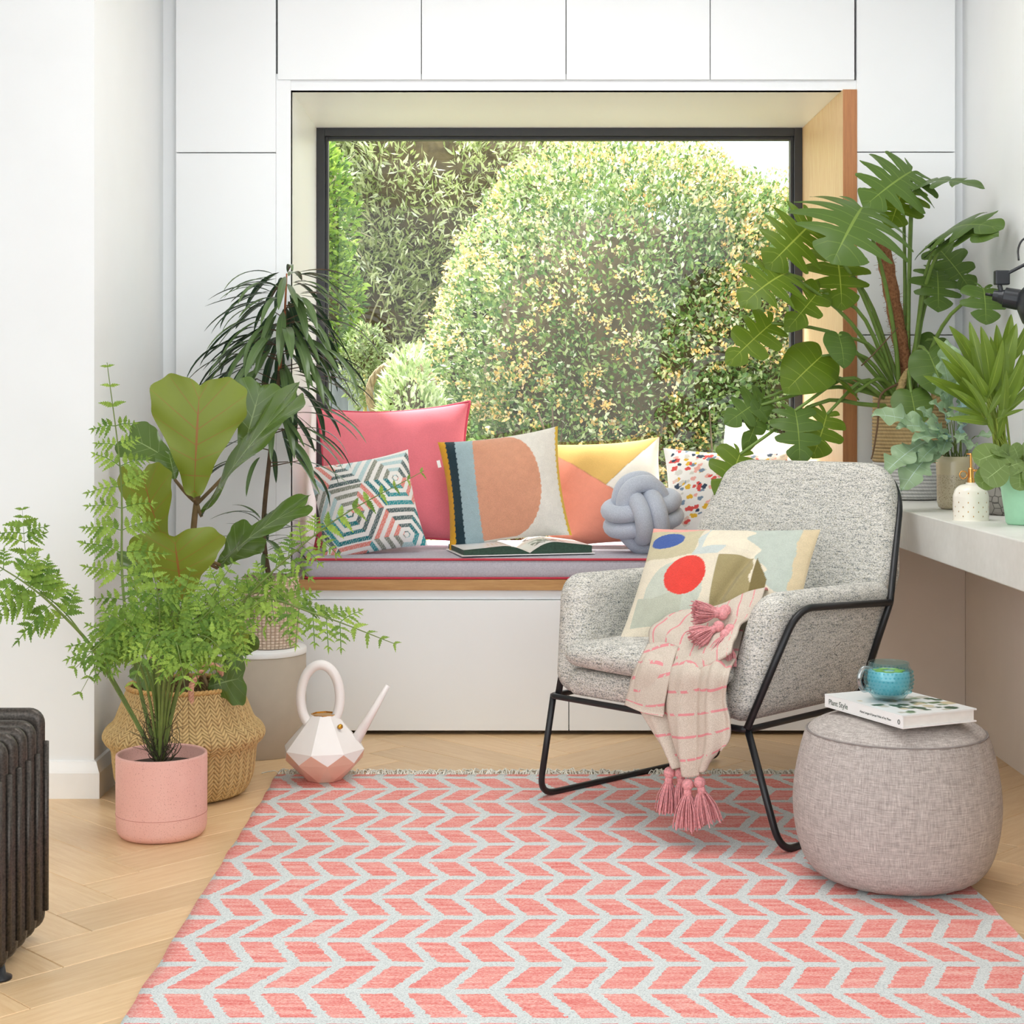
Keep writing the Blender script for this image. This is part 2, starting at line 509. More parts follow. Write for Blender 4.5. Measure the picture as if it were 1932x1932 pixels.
# window surround: left strip, head strip, white reveals
ZT, ZS = 1.8835, 0.453
XWL, XWR = -0.635, 0.978
m = MB(); m.box(X(521) - 0.0008, XWL, YW + 0.006, YW + 0.04, ZS - 0.03, Z(158) + 0.03)
m.box(XWL - 0.03, XWL, YW + 0.013, YG + 0.05, ZS - 0.03, ZT + 0.02)
struct('trim_3', m, M['cab'], label='white left window reveal')
m = MB(); m.box(XWL, X(1613), YW + 0.012, YW + 0.04, ZT, Z(151) + 0.02)
m.box(XWL, XWR + 0.045, YW + 0.013, YG + 0.05, ZT, ZT + 0.03)
struct('trim_4', m, M['cab'], label='white window head')
m = MB(); m.box(XWR, XWR + 0.042, YW - 0.004, YG + 0.05, ZS, ZT)
m.m = [0, 0, 1, 0, 0, 0]
o = m.build('trim_5', [M['oak'], M['oak_front']], bevel=0.001); tag(o, 'oak lined window reveal on the right of the window', kind='structure')
# house wall outside around the window
m = MB(); m.box(-2.0, XWL - 0.03, YG + 0.05, YG + 0.2, -0.3, ZC + 0.1); m.box(XWR + 0.042, 2.2, YG + 0.05, YG + 0.2, -0.3, ZC + 0.1)
m.box(XWL - 0.03, XWR + 0.042, YG + 0.05, YG + 0.2, ZT + 0.03, ZC + 0.1); m.box(XWL - 0.03, XWR + 0.042, YG + 0.05, YG + 0.2, -0.3, ZS - 0.03)
struct('wall_outer', m, M['wall'])

# window: frame, bead, pane
wf = empty('window_1', ((XWL + XWR) / 2, YG, ZS), 'large fixed picture window with dark metal frame', None, None, 'structure')
def ring_frame(name, x0, x1, z0, z1, w, y0, y1, mat):
    m = MB(); m.box(x0, x0 + w, y0, y1, z0, z1); m.box(x1 - w, x1, y0, y1, z0, z1)
    m.box(x0 + w, x1 - w, y0, y1, z1 - w, z1); m.box(x0 + w, x1 - w, y0, y1, z0, z0 + w)
    return m.build(name, mat, wf, bevel=0.0015)
ring_frame('window_frame', XWL, XWR, ZS, ZT, 0.027, YG, YG + 0.06, M['frame'])
ring_frame('glazing_bead', XWL + 0.027, XWR - 0.027, ZS + 0.027, ZT - 0.027, 0.010, YG + 0.015, YG + 0.05, M['frame'])
t = NT('window_glass'); tb = t.node('ShaderNodeBsdfTransparent'); tb.inputs[0].default_value = (0.97, 0.985, 0.98, 1)
gl = t.node('ShaderNodeBsdfGlossy'); gl.inputs['Roughness'].default_value = 0.0
lw = t.node('ShaderNodeLayerWeight'); lw.inputs[0].default_value = 0.5
fn = t.math('ADD', t.math('MULTIPLY', t.math('POWER', lw.outputs['Facing'], 5.0), 0.6), 0.02)
mx = t.node('ShaderNodeMixShader'); t.link(fn, mx.inputs[0]); t.link(tb.outputs[0], mx.inputs[1]); t.link(gl.outputs[0], mx.inputs[2]); t.link(mx.outputs[0], t.out.inputs[0])
M['pane'] = t.mat
m = MB(); m.box(XWL + 0.03, XWR - 0.03, YG + 0.03, YG + 0.036, ZS + 0.03, ZT - 0.03)
m.build('pane', M['pane'], wf)

# window seat: oak board, front panels, plinth
seat = empty('window_seat', (0.1, YW + 0.3, 0), 'built-in white window seat with an oak board along its front', 'bench')
m = MB(); m.box(X(560), XWR, YW - 0.012, YG - 0.001, ZS - 0.031, ZS); m.build('seat_board', M['oak_bench'], seat, bevel=0.0015)
m = MB(); m.box(X(521), XWR + 0.04, YW + 0.004, YW + 0.02, Z(1131), ZS - 0.031); m.build('rail', M['cab'], seat)
for a, b in ((X(521), X(1073)), (X(1073), X(1616))):
    m = MB(); m.box(a + 0.0012, b - 0.0012, YW - 0.012, YW + 0.006, Z(1377), Z(1132)); m.build('front_panel', M['cab'], seat, bevel=0.0015)
m = MB(); m.box(X(521), X(1616), YW + 0.05, YW + 0.066, 0.0, Z(1370)); m.build('plinth', M['black'], seat)
m = MB(); m.box(X(521), X(1616), YW + 0.021, YW + 0.05, Z(1370), ZS - 0.033); m.build('carcass', M['cab_in'], seat)

# concrete worktop along the right wall
t = NT('pale_concrete'); v = t.coords('Object'); f = t.noise(v, 5, 6, 0.6); g2 = t.noise(v, 60, 3)
t.color(t.ramp(t.math('ADD', t.math('MULTIPLY', f, 0.8), t.math('MULTIPLY', g2, 0.2)), [(0.3, lin('#D6D4CC')), (0.7, lin('#EBEAE4'))])); t.rough(0.45); t.bump(g2, 0.05)
M['conc'] = t.mat
ZK = 0.695
wk = empty('worktop', (1.17, 3.5, ZK - 0.099), 'pale concrete worktop slab along the right wall', 'worktop')
m = MB(); m.box(1.0, XR - 0.001, 1.6, YW - 0.003, ZK - 0.099, ZK); m.build('slab', M['conc'], wk, bevel=0.003)

# ---------------------------------------------------------------- the garden
t = NT('garden_soil'); v = t.coords('Object'); t.color(t.ramp(t.noise(v, 6, 5), [(0.3, lin('#6E6550')), (0.7, lin('#9B9C6A'))])); t.rough(0.95)
m = MB(); m.box(-9, 9, YG + 0.2, 19, -0.4, -0.25); o = m.build('ground', t.mat); tag(o, 'garden ground beyond the window', kind='structure')

M['foliage'] = foliage_mat('foliage', 0.3); M['petal'] = foliage_mat('petal', 0.35, 0.7)
M['bark'] = plain('bark', '#6E5D4A', 0.9, var=0.3, scale=25, bump=0.4)

def scatter(centers, normals, length, width, cols, jitter=0.6, up=0.0, seed=1):
    """many small folded leaves: 4 vertices, 2 triangles each"""
    r = np.random.default_rng(seed); n = len(centers)
    d = normals + r.normal(0, jitter, (n, 3)); d[:, 2] += up
    d /= np.linalg.norm(d, axis=1, keepdims=True)
    q = r.normal(0, 1, (n, 3)); s = np.cross(d, q); s /= np.linalg.norm(s, axis=1, keepdims=True)
    nn = np.cross(s, d)
    L = (length * r.uniform(0.6, 1.3, n))[:, None]; W = (width * r.uniform(0.7, 1.2, n))[:, None]
    a = centers; b = centers + d * L * 0.5 + s * W * 0.5 + nn * W * 0.15; c = centers + d * L; e = centers + d * L * 0.5 - s * W * 0.5 + nn * W * 0.15
    V = np.stack([a, b, c, e], 1).reshape(-1, 3)
    I = np.arange(n) * 4
    Fc = np.concatenate([np.stack([I, I+1, I+2], 1), np.stack([I, I+2, I+3], 1)])
    C = np.repeat(cols, 4, axis=0)
    return V, Fc, C

def np_mesh(name, V, Fc, C, mat, parent, kind='stuff'):
    off = np.array(wloc(parent)) if parent else np.zeros(3)
    me = bpy.data.meshes.new(name)
    me.vertices.add(len(V)); me.vertices.foreach_set('co', (V - off).astype(np.float32).ravel())
    me.loops.add(Fc.size); me.loops.foreach_set('vertex_index', Fc.astype(np.int32).ravel())
    me.polygons.add(len(Fc)); me.polygons.foreach_set('loop_start', np.arange(0, Fc.size, 3, dtype=np.int32))
    try: me.polygons.foreach_set('loop_total', np.full(len(Fc), 3, dtype=np.int32))
    except Exception: pass
    me.update(calc_edges=True); me.validate()
    set_col(me, C); me.materials.append(mat)
    o = bpy.data.objects.new(name, me); col.objects.link(o)
    if parent: o.parent = parent
    if kind: o['kind'] = kind
    return o

def palette(hexes, weights, n, seed, var=0.15):
    r = np.random.default_rng(seed); c = np.array([lin(h) for h in hexes])
    idx = r.choice(len(hexes), n, p=np.array(weights) / sum(weights))
    return np.clip(c[idx] * r.uniform(1 - var, 1 + var, (n, 1)), 0, 1)

def lobed_shell(lobes, n, seed, thick=0.16, front=-0.35, lump=0.10, freq=2.2):
    """points in the leafy shell of several ellipsoids, on the side that faces the house"""
    r = np.random.default_rng(seed); out = []; nor = []
    tot = sum(l[1][0] * l[1][2] for l in lobes)
    for c, rad in lobes:
        k = int(n * rad[0] * rad[2] / tot * 1.5)
        d = r.normal(0, 1, (k, 3)); d /= np.linalg.norm(d, axis=1, keepdims=True)
        d = d[d[:, 1] < -front if front > 0 else d[:, 1] < 0.35]
        lmp = np.array([mnoise.noise(Vector(x) * freq + Vector(c)) + 0.5 * mnoise.noise(Vector(x) * freq * 2.7 + Vector(c)) for x in d])
        rr = 1 + lump * lmp - thick * r.random(len(d)) ** 2
        p = np.array(c) + d * np.array(rad) * rr[:, None]
        keep = np.ones(len(p), bool)
        for c2, r2 in lobes:
            if c2 is c: continue
            keep &= (((p - np.array(c2)) / (np.array(r2) * 0.72)) ** 2).sum(1) > 1
        keep &= p[:, 2] > -0.25
        out.append(p[keep]); nor.append(d[keep])
    return np.concatenate(out), np.concatenate(nor)

def core(name, lobes, mat, parent, s=0.86):
    m = MB()
    for c, rad in lobes: m.sphere(c, 1.0, 20, 14, tuple(x * s for x in rad))
    return m.build(name, mat, parent, smooth=True)
M['inner'] = plain('inner_twigs', '#5E5138', 0.95, var=0.4, scale=14)

# the rounded flowering shrub
cb = P(1150, 560, 8.6)
lobes = [((0.60, 8.6, 1.02), (1.06, 0.95, 1.42)), ((1.45, 8.7, 0.95), (0.85, 0.85, 1.22)), ((0.25, 8.35, 0.35), (0.80, 0.75, 0.85)), ((1.3, 8.3, 0.2), (0.9, 0.8, 0.75)), ((1.05, 8.65, 1.30), (0.78, 0.80, 0.95))]
shrub = empty('flowering_shrub', (0.8, 8.6, -0.25), 'large rounded shrub with yellow blossom behind the window', 'shrub')
core('twig_core', lobes, M['inner'], shrub, 0.70)
pts, nor = lobed_shell(lobes, 120000, 3, 0.30, lump=0.09, freq=3.2)
gaps = np.array([mnoise.noise(Vector(p) * 3.1) for p in pts])
keep = (gaps > -0.36) | (np.random.default_rng(8).random(len(pts)) < 0.42); pts, nor = pts[keep], nor[keep]
cols = palette(['#88A05A', '#6C8A50', '#A8B87E', '#C6D0A4', '#567442', '#DEE2CA'], [4, 4, 3, 2, 1.8, 1.6], len(pts), 5)
V, Fc, C = scatter(pts, nor, 0.036, 0.019, cols, 0.8, 0.25, 6); np_mesh('foliage', V, Fc, C, M['foliage'], shrub)
pf, nf = lobed_shell(lobes, 5600, 9, 0.03, lump=0.09, freq=3.2)
gf = np.array([mnoise.noise(Vector(p) * 2.0 + Vector((5, 1, 2))) for p in pf]); k = gf > -0.18; pf, nf = pf[k], nf[k]
pf = pf + nf * 0.02
pf = np.repeat(pf, 9, 0) + nrng.normal(0, 0.013, (len(pf) * 9, 3)); nf = np.repeat(nf, 9, 0)
cols = palette(['#F3D08A', '#F6DEAC', '#EEC07A', '#F3CDB2', '#F9EACB'], [4, 3, 2.5, 1.2, 1.5], len(pf), 10)
V, Fc, C = scatter(pf, nf, 0.022, 0.017, cols, 0.9, 0.0, 12); np_mesh('blossom', V, Fc, C, M['petal'], shrub)
m = MB()
for i in range(60):
    x = rnd.uniform(-0.3, 2.0); z0 = -0.25
    p0 = Vector((x, 8.0 + rnd.uniform(-0.3, 0.3), z0)); p1 = p0 + Vector((rnd.uniform(-0.5, 0.5), rnd.uniform(-0.5, 0.0), rnd.uniform(0.5, 1.3)))
    m.tube(catmull([p0, (p0 + p1) / 2 + Vector((rnd.uniform(-.1, .1), 0, 0.05)), p1], 4), [0.012, 0.010, 0.008, 0.006, 0.004], 5)
m.build('branch', M['bark'], shrub, smooth=True, kind='stuff')

# grey-green olive tree on the left
ol = [((-1.05, 9.9, 1.5), (1.25, 0.9, 1.1)), ((-0.45, 9.8, 2.15), (1.2, 0.8, 0.8)), ((-1.6, 10.0, 2.5), (1.2, 0.9, 0.9)), ((0.05, 10.0, 1.3), (0.8, 0.7, 0.9)), ((-0.1, 10.2, 2.75), (0.5, 0.5, 0.42))]
def recede(lb, k):
    return [((c[0] * k, c[1] * k, EYE + (c[2] - EYE) * k), tuple(r * k for r in rad)) for c, rad in lb]
ol = recede(ol, 1.17)
olive = empty('olive_tree', (-0.94, 11.58, -0.25), 'grey-green olive tree filling the left half of the window view', 'tree')
core('twig_core', ol, M['inner'], olive, 0.78)
m = MB(); m.tube(catmull([(-0.94, 11.58, -0.25), (-1.0, 11.5, 0.3), (-0.85, 11.5, 1.0)], 8), [0.09, 0.08, 0.07, 0.07, 0.07, 0.06, 0.06, 0.06, 0.05], 10); m.build('trunk', M['bark'], olive, smooth=True)
pts, nor = lobed_shell(ol, 80000, 23, 0.25, lump=0.16, freq=2.6)
gaps = np.array([mnoise.noise(Vector(p) * 2.4 + Vector((3, 3, 3))) for p in pts]); k = gaps > -0.3; pts, nor = pts[k], nor[k]
cols = palette(['#BDC68E', '#CFD6A6', '#A3B170', '#DEE4BE', '#869656', '#EBEFD8'], [4, 3, 3, 2, 2, 1], len(pts), 25)
V, Fc, C = scatter(pts, nor, 0.085, 0.019, cols, 0.75, 0.3, 26); np_mesh('foliage', V, Fc, C, M['foliage'], olive)
m = MB()
for i in range(26):
    a = rnd.uniform(0, 2 * PI); p0 = Vector((-1.75 + rnd.uniform(-0.2, 1.1), 10.75, rnd.uniform(1.0, 2.5)))
    p1 = p0 + Vector((rnd.uniform(-0.6, 0.5), -0.2, rnd.uniform(-0.15, 0.5)))
    m.tube(catmull([p0, (p0 + p1) / 2 + Vector((0, 0, 0.06)), p1], 4), [0.008, 0.007, 0.006, 0.005, 0.003], 5)
m.build('branch', M['pale_twig'] if 'pale_twig' in M else plain('pale_twig', '#B5AE8C', 0.9), olive, smooth=True, kind='stuff')

# darker evergreen at the far left, behind the olive
ev = [((-2.6, 11.4, 1.2), (1.3, 0.9, 2.2)), ((-1.5, 11.8, 2.2), (1.3, 0.8, 1.6)), ((-0.6, 12.0, 0.9), (1.3, 0.8, 1.3))]
ev = recede(ev, 1.25)
evt = empty('evergreen_hedge', (-2.0, 14.5, -0.25), 'tall green hedge behind the olive tree', 'hedge')
core('twig_core', ev, M['inner'], evt, 0.88)
pts, nor = lobed_shell(ev, 30000, 33, 0.15, lump=0.12)
cols = palette(['#95B54A', '#749640', '#A9C25E', '#567838'], [3, 3, 2, 1.5], len(pts), 35)
V, Fc, C = scatter(pts, nor, 0.060, 0.026, cols, 0.7, 0.1, 36); np_mesh('foliage', V, Fc, C, M['foliage'], evt)

gb = recede([((-1.42, 10.35, 2.15), (0.42, 0.30, 0.62)), ((-1.30, 10.4, 1.65), (0.34, 0.28, 0.40)), ((-1.45, 10.4, 0.8), (0.30, 0.24, 0.9))], 0.90)
gbr = empty('green_bush', (-1.3, 9.34, -0.25), 'fresh green bush at the left edge of the window, before the olive', 'bush')
core('twig_core', gb, M['inner'], gbr, 0.7)
pts, nor = lobed_shell(gb, 9000, 63, 0.25, lump=0.15)
cols = palette(['#95B54A', '#749640', '#A9C25E', '#567838'], [3, 3, 2, 1.5], len(pts), 65)
V, Fc, C = scatter(pts, nor, 0.055, 0.024, cols, 0.7, 0.1, 66); np_mesh('foliage', V, Fc, C, M['foliage'], gbr)

# pale green young shrub and grasses in front of the big shrub
ys = [((-0.45, 7.2, 0.80), (0.13, 0.13, 0.42)), ((-0.38, 7.22, 0.48), (0.17, 0.15, 0.55))]
ysr = empty('pale_shrub', (-0.42, 7.2, -0.25), 'small pale green shrub between the olive and the blossom', 'shrub')
core('twig_core', ys, M['inner'], ysr, 0.7)
pts, nor = lobed_shell(ys, 5200, 43, 0.3, lump=0.2)
cols = palette(['#BACA92', '#D2DEB2', '#A2B67A', '#E4EBD0'], [3, 3, 2, 1.5], len(pts), 45)
V, Fc, C = scatter(pts, nor, 0.05, 0.016, cols, 0.7, 0.5, 46); np_mesh('foliage', V, Fc, C, M['foliage'], ysr)
def grass_tuft(name, label, c, n, h, spread, hexes, seed):
    root = empty(name, c, label, 'grass'); r = random.Random(seed); V = []; Fc = []; C = []
    for i in range(n):
        a = r.uniform(0, 2*PI); hh = h * r.uniform(0.6, 1.1); sp = spread * r.uniform(0.3, 1.0); b = Vector(c) + Vector((math.cos(a), math.sin(a), 0)) * 0.05 * r.random()
        d = Vector((math.cos(a), math.sin(a), 0)); s = Vector((-d.y, d.x, 0)) * 0.006
        cc = np.array(lin(r.choice(hexes))); k = len(V)
        for q in range(5):
            tt = q / 4; p = b + d * sp * tt * tt + Vector((0, 0, hh * (tt - 0.35 * tt * tt * tt)))
            V += [p - s * (1 - tt * 0.9), p + s * (1 - tt * 0.9)]; C += [cc, cc]
        for q in range(4): Fc += [(k+2*q, k+2*q+1, k+2*q+3), (k+2*q, k+2*q+3, k+2*q+2)]
    np_mesh('blades', np.array([tuple(x) for x in V]), np.array(Fc), np.array(C), M['foliage'], root)
grass_tuft('ornamental_grass', 'wispy straw coloured grass below the pale shrub outside', (-0.40, 6.75, -0.25), 260, 1.15, 0.28, ['#D6CF9E', '#B9B877', '#E8E2BD', '#9DA75C'], 3)
grass_tuft('ornamental_grass', 'fresh green grass tuft below the blossom, outside behind the cushions', (0.46, 6.5, -0.25), 420, 1.12, 0.34, ['#A9C86A', '#CFE29C', '#86AE4C'], 4)

# fence, slate planter with a standard tree, willow ring
t = NT('grey_fence'); v = t.coords('Object', scale=(1, 1, 0.2)); t.color(t.ramp(t.noise(v, 14, 4), [(0.3, lin('#6B7076')), (0.7, lin('#8F949A'))])); t.rough(0.8); M['fence'] = t.mat
fn_ = empty('garden_fence', (-1.6, 9.0, -0.25), 'grey board fence at the left edge of the window view', 'fence')
for i in range(12):
    x = -2.15 + i * 0.105
    m = MB(); m.box(x, x + 0.1, 8.99, 9.01, -0.25, 1.22 + 0.004 * (i % 3)); m.build('board', M['fence'], fn_, bevel=0.003)
for x in (-2.1, -1.0):
    m = MB(); m.box(x, x + 0.06, 9.012, 9.07, -0.25, 1.18); m.build('post', M['fence'], fn_)
pl = empty('slate_planter', (-0.73, 8.2, -0.25), 'tall square grey planter outside beyond the pink cushion', 'planter')
m = MB(); m.box(-0.815, -0.645, 8.12, 8.29, -0.25, 1.10); m.build('box', plain('slate', '#8C9494', 0.7, var=0.1), pl, bevel=0.005)
st = empty('standard_tree', (-0.715, 7.95, -0.25), 'little standard tree with a thin straight stem outside the window', 'tree')
m = MB(); m.tube([(-0.715, 7.95, -0.25), (-0.71, 7.95, 0.5), (-0.715, 7.95, 1.12)], [0.012, 0.010, 0.008], 8); m.build('stem', plain('young_bark', '#B9A45A', 0.8), st, smooth=True)
sl = [((-0.715, 7.95, 1.16), (0.12, 0.12, 0.20))]
pts, nor = lobed_shell(sl, 1400, 53, 0.6, lump=0.2); cols = palette(['#8C9B66', '#A9B585', '#6F8150'], [3, 2, 2], len(pts), 55)
V, Fc, C = scatter(pts, nor, 0.035, 0.012, cols, 0.9, 0.2, 56); np_mesh('foliage', V, Fc, C, M['foliage'], st)
m = MB()
wc = Vector((-0.50, 7.52, 1.02))
rg = empty('willow_ring', (-0.50, 7.52, -0.25), 'woven willow ring standing in the garden behind the pink cushion', 'ornament')
for k in range(5):
    m.tube([wc + Vector((math.cos(a) * 0.155, 0, math.sin(a) * 0.155)) + Vector((0.012 * math.cos(5 * a + k * 1.3), 0.012 * math.sin(5 * a + k * 1.3), 0)) for a in [2 * PI * i / 48 for i in range(48)]], 0.009, 6, closed=True)
m.build('hoop', plain('willow', '#8D7A5C', 0.85, var=0.3, scale=60), rg, smooth=True)
m = MB(); m.tube([(-0.50, 7.53, -0.25), (-0.50, 7.53, 0.87)], 0.012, 8); m.build('stake', M['bark'], rg, smooth=True)
# ---------------------------------------------------------------- rug
RX0, RX1, RY0, RY1 = -0.596, 0.92, 2.05, 4.115
t = NT('chevron_rug'); tc = t.node('ShaderNodeTexCoord'); sp = t.node('ShaderNodeSeparateXYZ'); t.link(tc.outputs['Object'], sp.inputs[0])
wob = t.noise(tc.outputs['Object'], 120, 2)
wob2 = t.noise(tc.outputs['Object'], 9, 2)
x = t.math('ADD', sp.outputs[0], t.math('MULTIPLY', t.math('SUBTRACT', wob, 0.5), 0.016))
y = t.math('ADD', t.math('ADD', sp.outputs[1], t.math('MULTIPLY', t.math('SUBTRACT', wob, 0.5), 0.006)), t.math('MULTIPLY', t.math('SUBTRACT', wob2, 0.5), 0.012))
ROW, PIT, SH = 0.1245, 0.0785, 0.056
yr = t.math('DIVIDE', y, ROW)
fy = t.math('FRACT', yr); row = t.math('FLOOR', yr)
par = t.math('ABSOLUTE', t.math('MODULO', row, 2.0))
sgn = t.math('SUBTRACT', t.math('MULTIPLY', par, 2.0), 1.0)
xs_ = t.math('ADD', x, t.math('MULTIPLY', t.math('MULTIPLY', sgn, t.math('SUBTRACT', fy, 0.5)), SH))
fx = t.math('FRACT', t.math('ADD', t.math('DIVIDE', xs_, PIT), t.math('MULTIPLY', par, 0.0)))
inx = t.math('MULTIPLY', t.math('GREATER_THAN', fx, 0.13), t.math('LESS_THAN', fx, 0.84))
iny = t.math('MULTIPLY', t.math('GREATER_THAN', fy, 0.085), t.math('LESS_THAN', fy, 0.895))
mask = t.math('MULTIPLY', inx, iny)
vf = t.coords('Object', scale=(1, 3.0, 1)); n1 = t.noise(vf, 190, 3, 0.8); n2 = t.noise(t.coords('Object', scale=(0.5, 4, 1)), 22, 3)
cor = t.ramp(t.math('ADD', t.math('MULTIPLY', n1, 0.72), t.math('MULTIPLY', n2, 0.28)), [(0.36, lin('#E05F5C')), (0.46, lin('#EE8D85')), (0.54, lin('#F5B2A8')), (0.64, lin('#FADAD2'))])
spk = t.noise(tc.outputs['Object'], 420, 1); 
wh = t.ramp(t.math('ADD', t.math('MULTIPLY', spk, 0.7), t.math('MULTIPLY', n1, 0.3)), [(0.30, lin('#8F9294')), (0.38, lin('#CBD0CF')), (0.6, lin('#E6EAE8'))])
t.color(t.mix(mask, wh, cor)); t.rough(0.95); t.bump(n1, 0.6, 0.002); t.bsdf.inputs['Specular IOR Level'].default_value = 0.15
M['rug'] = t.mat
rug = empty('rug', ((RX0 + RX1) / 2, (RY0 + RY1) / 2, 0), 'coral and white chevron flatweave rug with a fringed end', 'rug')
nu, nv = 60, 84; m = MB(); vs = []
for j in range(nv + 1):
    for i in range(nu + 1):
        xx = RX0 + (RX1 - RX0) * i / nu; yy = RY0 + (RY1 - RY0) * j / nv
        if i in (0, nu): xx += 0.005 * mnoise.noise(Vector((yy * 9, i, 0)))
        if j == nv: yy += 0.008 * mnoise.noise(Vector((xx * 8, 3, 1)))
        vs.append((xx, yy, 0.006 + 0.0012 * mnoise.noise(Vector((xx * 7, yy * 7, 0)))))
m.add(vs, grid_faces(nu, nv))
# turned-down edges
edge = [i for i in range(nu + 1)]
for (seq) in ([j * (nu + 1) for j in range(nv + 1)], [j * (nu + 1) + nu for j in range(nv + 1)], [nv * (nu + 1) + i for i in range(nu + 1)], [i for i in range(nu + 1)]):
    b = len(m.v); m.v += [(m.v[k][0], m.v[k][1], 0.0004) for k in seq]
    for q in range(len(seq) - 1): m.f.append((seq[q], seq[q+1], b + q + 1, b + q)); m.m.append(0)
m.build('weave', M['rug'], rug, smooth=True)
m = MB(); r2 = random.Random(5)
for i in range(430):
    xx = RX0 + (RX1 - RX0) * (i + r2.random()) / 430; yy = RY1 + 0.003
    l = r2.uniform(0.022, 0.055); a = r2.uniform(-0.9, 0.9); z = 0.003
    p = [Vector((xx, yy - 0.006, 0.005)), Vector((xx + math.sin(a) * l * 0.4, yy + math.cos(a) * l * 0.4, 0.006 + r2.random() * 0.010)), Vector((xx + math.sin(a * 1.6) * l, yy + math.cos(a * 1.3) * l, 0.002))]
    m.tube(catmull(p, 4), 0.0016, 4, cap=False)
m.build('fringe', plain('fringe_cotton', '#EDE8DC', 0.95, var=0.2, scale=80), rug, smooth=True, kind='stuff')

# ---------------------------------------------------------------- armchair (local u across, v towards the back, z up)
AC = Vector((0.3075, 3.599, 0)); R45 = math.sqrt(0.5)
def W(u, v, z): return Vector((AC.x + (u + v) * R45, AC.y + (v - u) * R45, z))
def chairpt(px, py, v):
    """the point seen at (px, py) that lies at local depth v in the chair"""
    k = (px - CX) / F
    # X = AC.x + (u+v)R, Y = AC.y + (v-u)R, X = kY
    u = (k * (AC.y + v * R45) - AC.x - v * R45) / (R45 * (1 + k))
    d = AC.y + (v - u) * R45
    return Vector((AC.x + (u + v) * R45, d, EYE - (py - CY) * d / F))

t = NT('heather_tweed'); v = t.coords('Object', scale=(1, 1, 2.2), rot=(0, 0, PI / 4))
n1 = t.noise(v, 240, 2, 0.75); n2 = t.noise(t.coords('Object', scale=(0.35, 0.35, 3)), 90, 3, 0.6)
n3 = t.noise(t.coords('Object', scale=(1, 1, 1)), 260, 1)
k = t.math('ADD', t.math('MULTIPLY', n1, 0.72), t.math('MULTIPLY', n2, 0.28))
c1 = t.ramp(k, [(0.36, lin('#535A60')), (0.44, lin('#9F9F99')), (0.50, lin('#CCC8C0')), (0.60, lin('#E5E1D9'))])
t.color(t.mix(t.math('MULTIPLY', t.math('GREATER_THAN', n3, 0.62), 0.5), c1, lin('#A9A184'))); t.rough(0.95); t.bump(n1, 0.5, 0.0015)
t.bsdf.inputs['Sheen Weight'].default_value = 0.1; t.bsdf.inputs['Specular IOR Level'].default_value = 0.15
M['tweed'] = t.mat
chair = empty('armchair', W(0, 0.3, 0), 'grey tweed armchair on a black steel tube frame', 'armchair')
sgnz = lambda z: (z - 0.27) / 0.25
def side_map(sg):
    def f(a, b, w):   # a: v, b: z, w: thickness (outward)
        u = sg * (0.285 + 0.045 * sgnz(b) * 1.0 - 0.045 + w)
        return W(u, a, b)
    return f
poly = round_poly([(-0.012, 0.272), (0.50, 0.272), (0.53, 0.545), (0.062, 0.552)], [0.045, 0.03, 0.03, 0.07], 8)
for sg in (-1, 1):
    m = MB(); soft_slab(m, poly, 0.088, 0.040, 0.004, side_map(sg)); m.build('arm', M['tweed'], chair, smooth=True)
# backrest: outline in (u, s) with s along the reclined back
B0 = Vector((0.455, 0.285)); B1 = Vector((0.655, 0.815)); bl = (B1 - B0).length; bd = (B1 - B0) / bl; bn = Vector((bd.y, -bd.x))
def back_map(a, b, w):
    q = B0 + bd * b + bn * (-w) * 1.0
    bow = 0.018 * (1 - (a / 0.3) ** 2) * max(0, min(1, b / bl))
    return W(a, q.x + bow, q.y)
poly = round_poly([(-0.285, 0.0), (0.285, 0.0), (0.312, 0.30), (0.245, bl), (-0.245, bl), (-0.312, 0.30)], [0.02, 0.02, 0.12, 0.095, 0.095, 0.12], 8)
m = MB(); soft_slab(m, poly, 0.092, 0.044, 0.006, back_map); m.build('backrest', M['tweed'], chair, smooth=True)
poly = round_poly([(-0.238, -0.018), (0.238, -0.018), (0.238, 0.47), (-0.238, 0.47)], 0.03, 5)
m = MB(); soft_slab(m, poly, 0.062, 0.02, 0.002, lambda a, b, w: W(a, b + 0.006, 0.307 + w)); m.build('seat_base', M['tweed'], chair, smooth=True)
def cush_map(a, b, w):
    k = max(0, 1 - (a / 0.26) ** 2); fr = math.exp(-((b + 0.03) / 0.10) ** 2)
    return W(a, b - 0.012 * k * fr, 0.372 + w * (0.78 + 0.35 * k) + 0.006 * k)
poly = round_poly([(-0.236, -0.035), (0.236, -0.035), (0.236, 0.46), (-0.236, 0.46)], 0.05, 6)
m = MB(); soft_slab(m, poly, 0.064, 0.05, 0.012, cush_map); m.build('seat_cushion', M['tweed'], chair, smooth=True)
# steel frame
RT = 0.0080
for sg in (-1, 1):
    m = MB()
    ki = 1.0 if sg > 0 else 0.945
    m.tube(fillet([W(sg*0.290*ki, 0.010 if sg < 0 else -0.004, 0.268), W(sg*0.340*ki, 0.125 if sg < 0 else 0.112, 0.512 if sg < 0 else 0.520), W(sg*0.338*ki, 0.487, 0.500)], [0.06], 8), RT, 10)
    m.build('arm_tube', M['black'], chair, smooth=True)
    m = MB()
    m.tube(fillet([W(sg*0.285, 0.005, 0.268), W(sg*0.355, 0.028, 0.0115), W(sg*0.318, 0.705, 0.0115), W(sg*0.290, 0.44, 0.268)], [0.055, 0.05], 8), RT, 10)
    m.build('sled_leg', M['black'], chair, smooth=True)
m = MB()
pth = [W(0.285, 0.43, 0.268), W(0.338, 0.487, 0.500), W(0.268, 0.648, 0.728), W(0.205, 0.705, 0.785)]
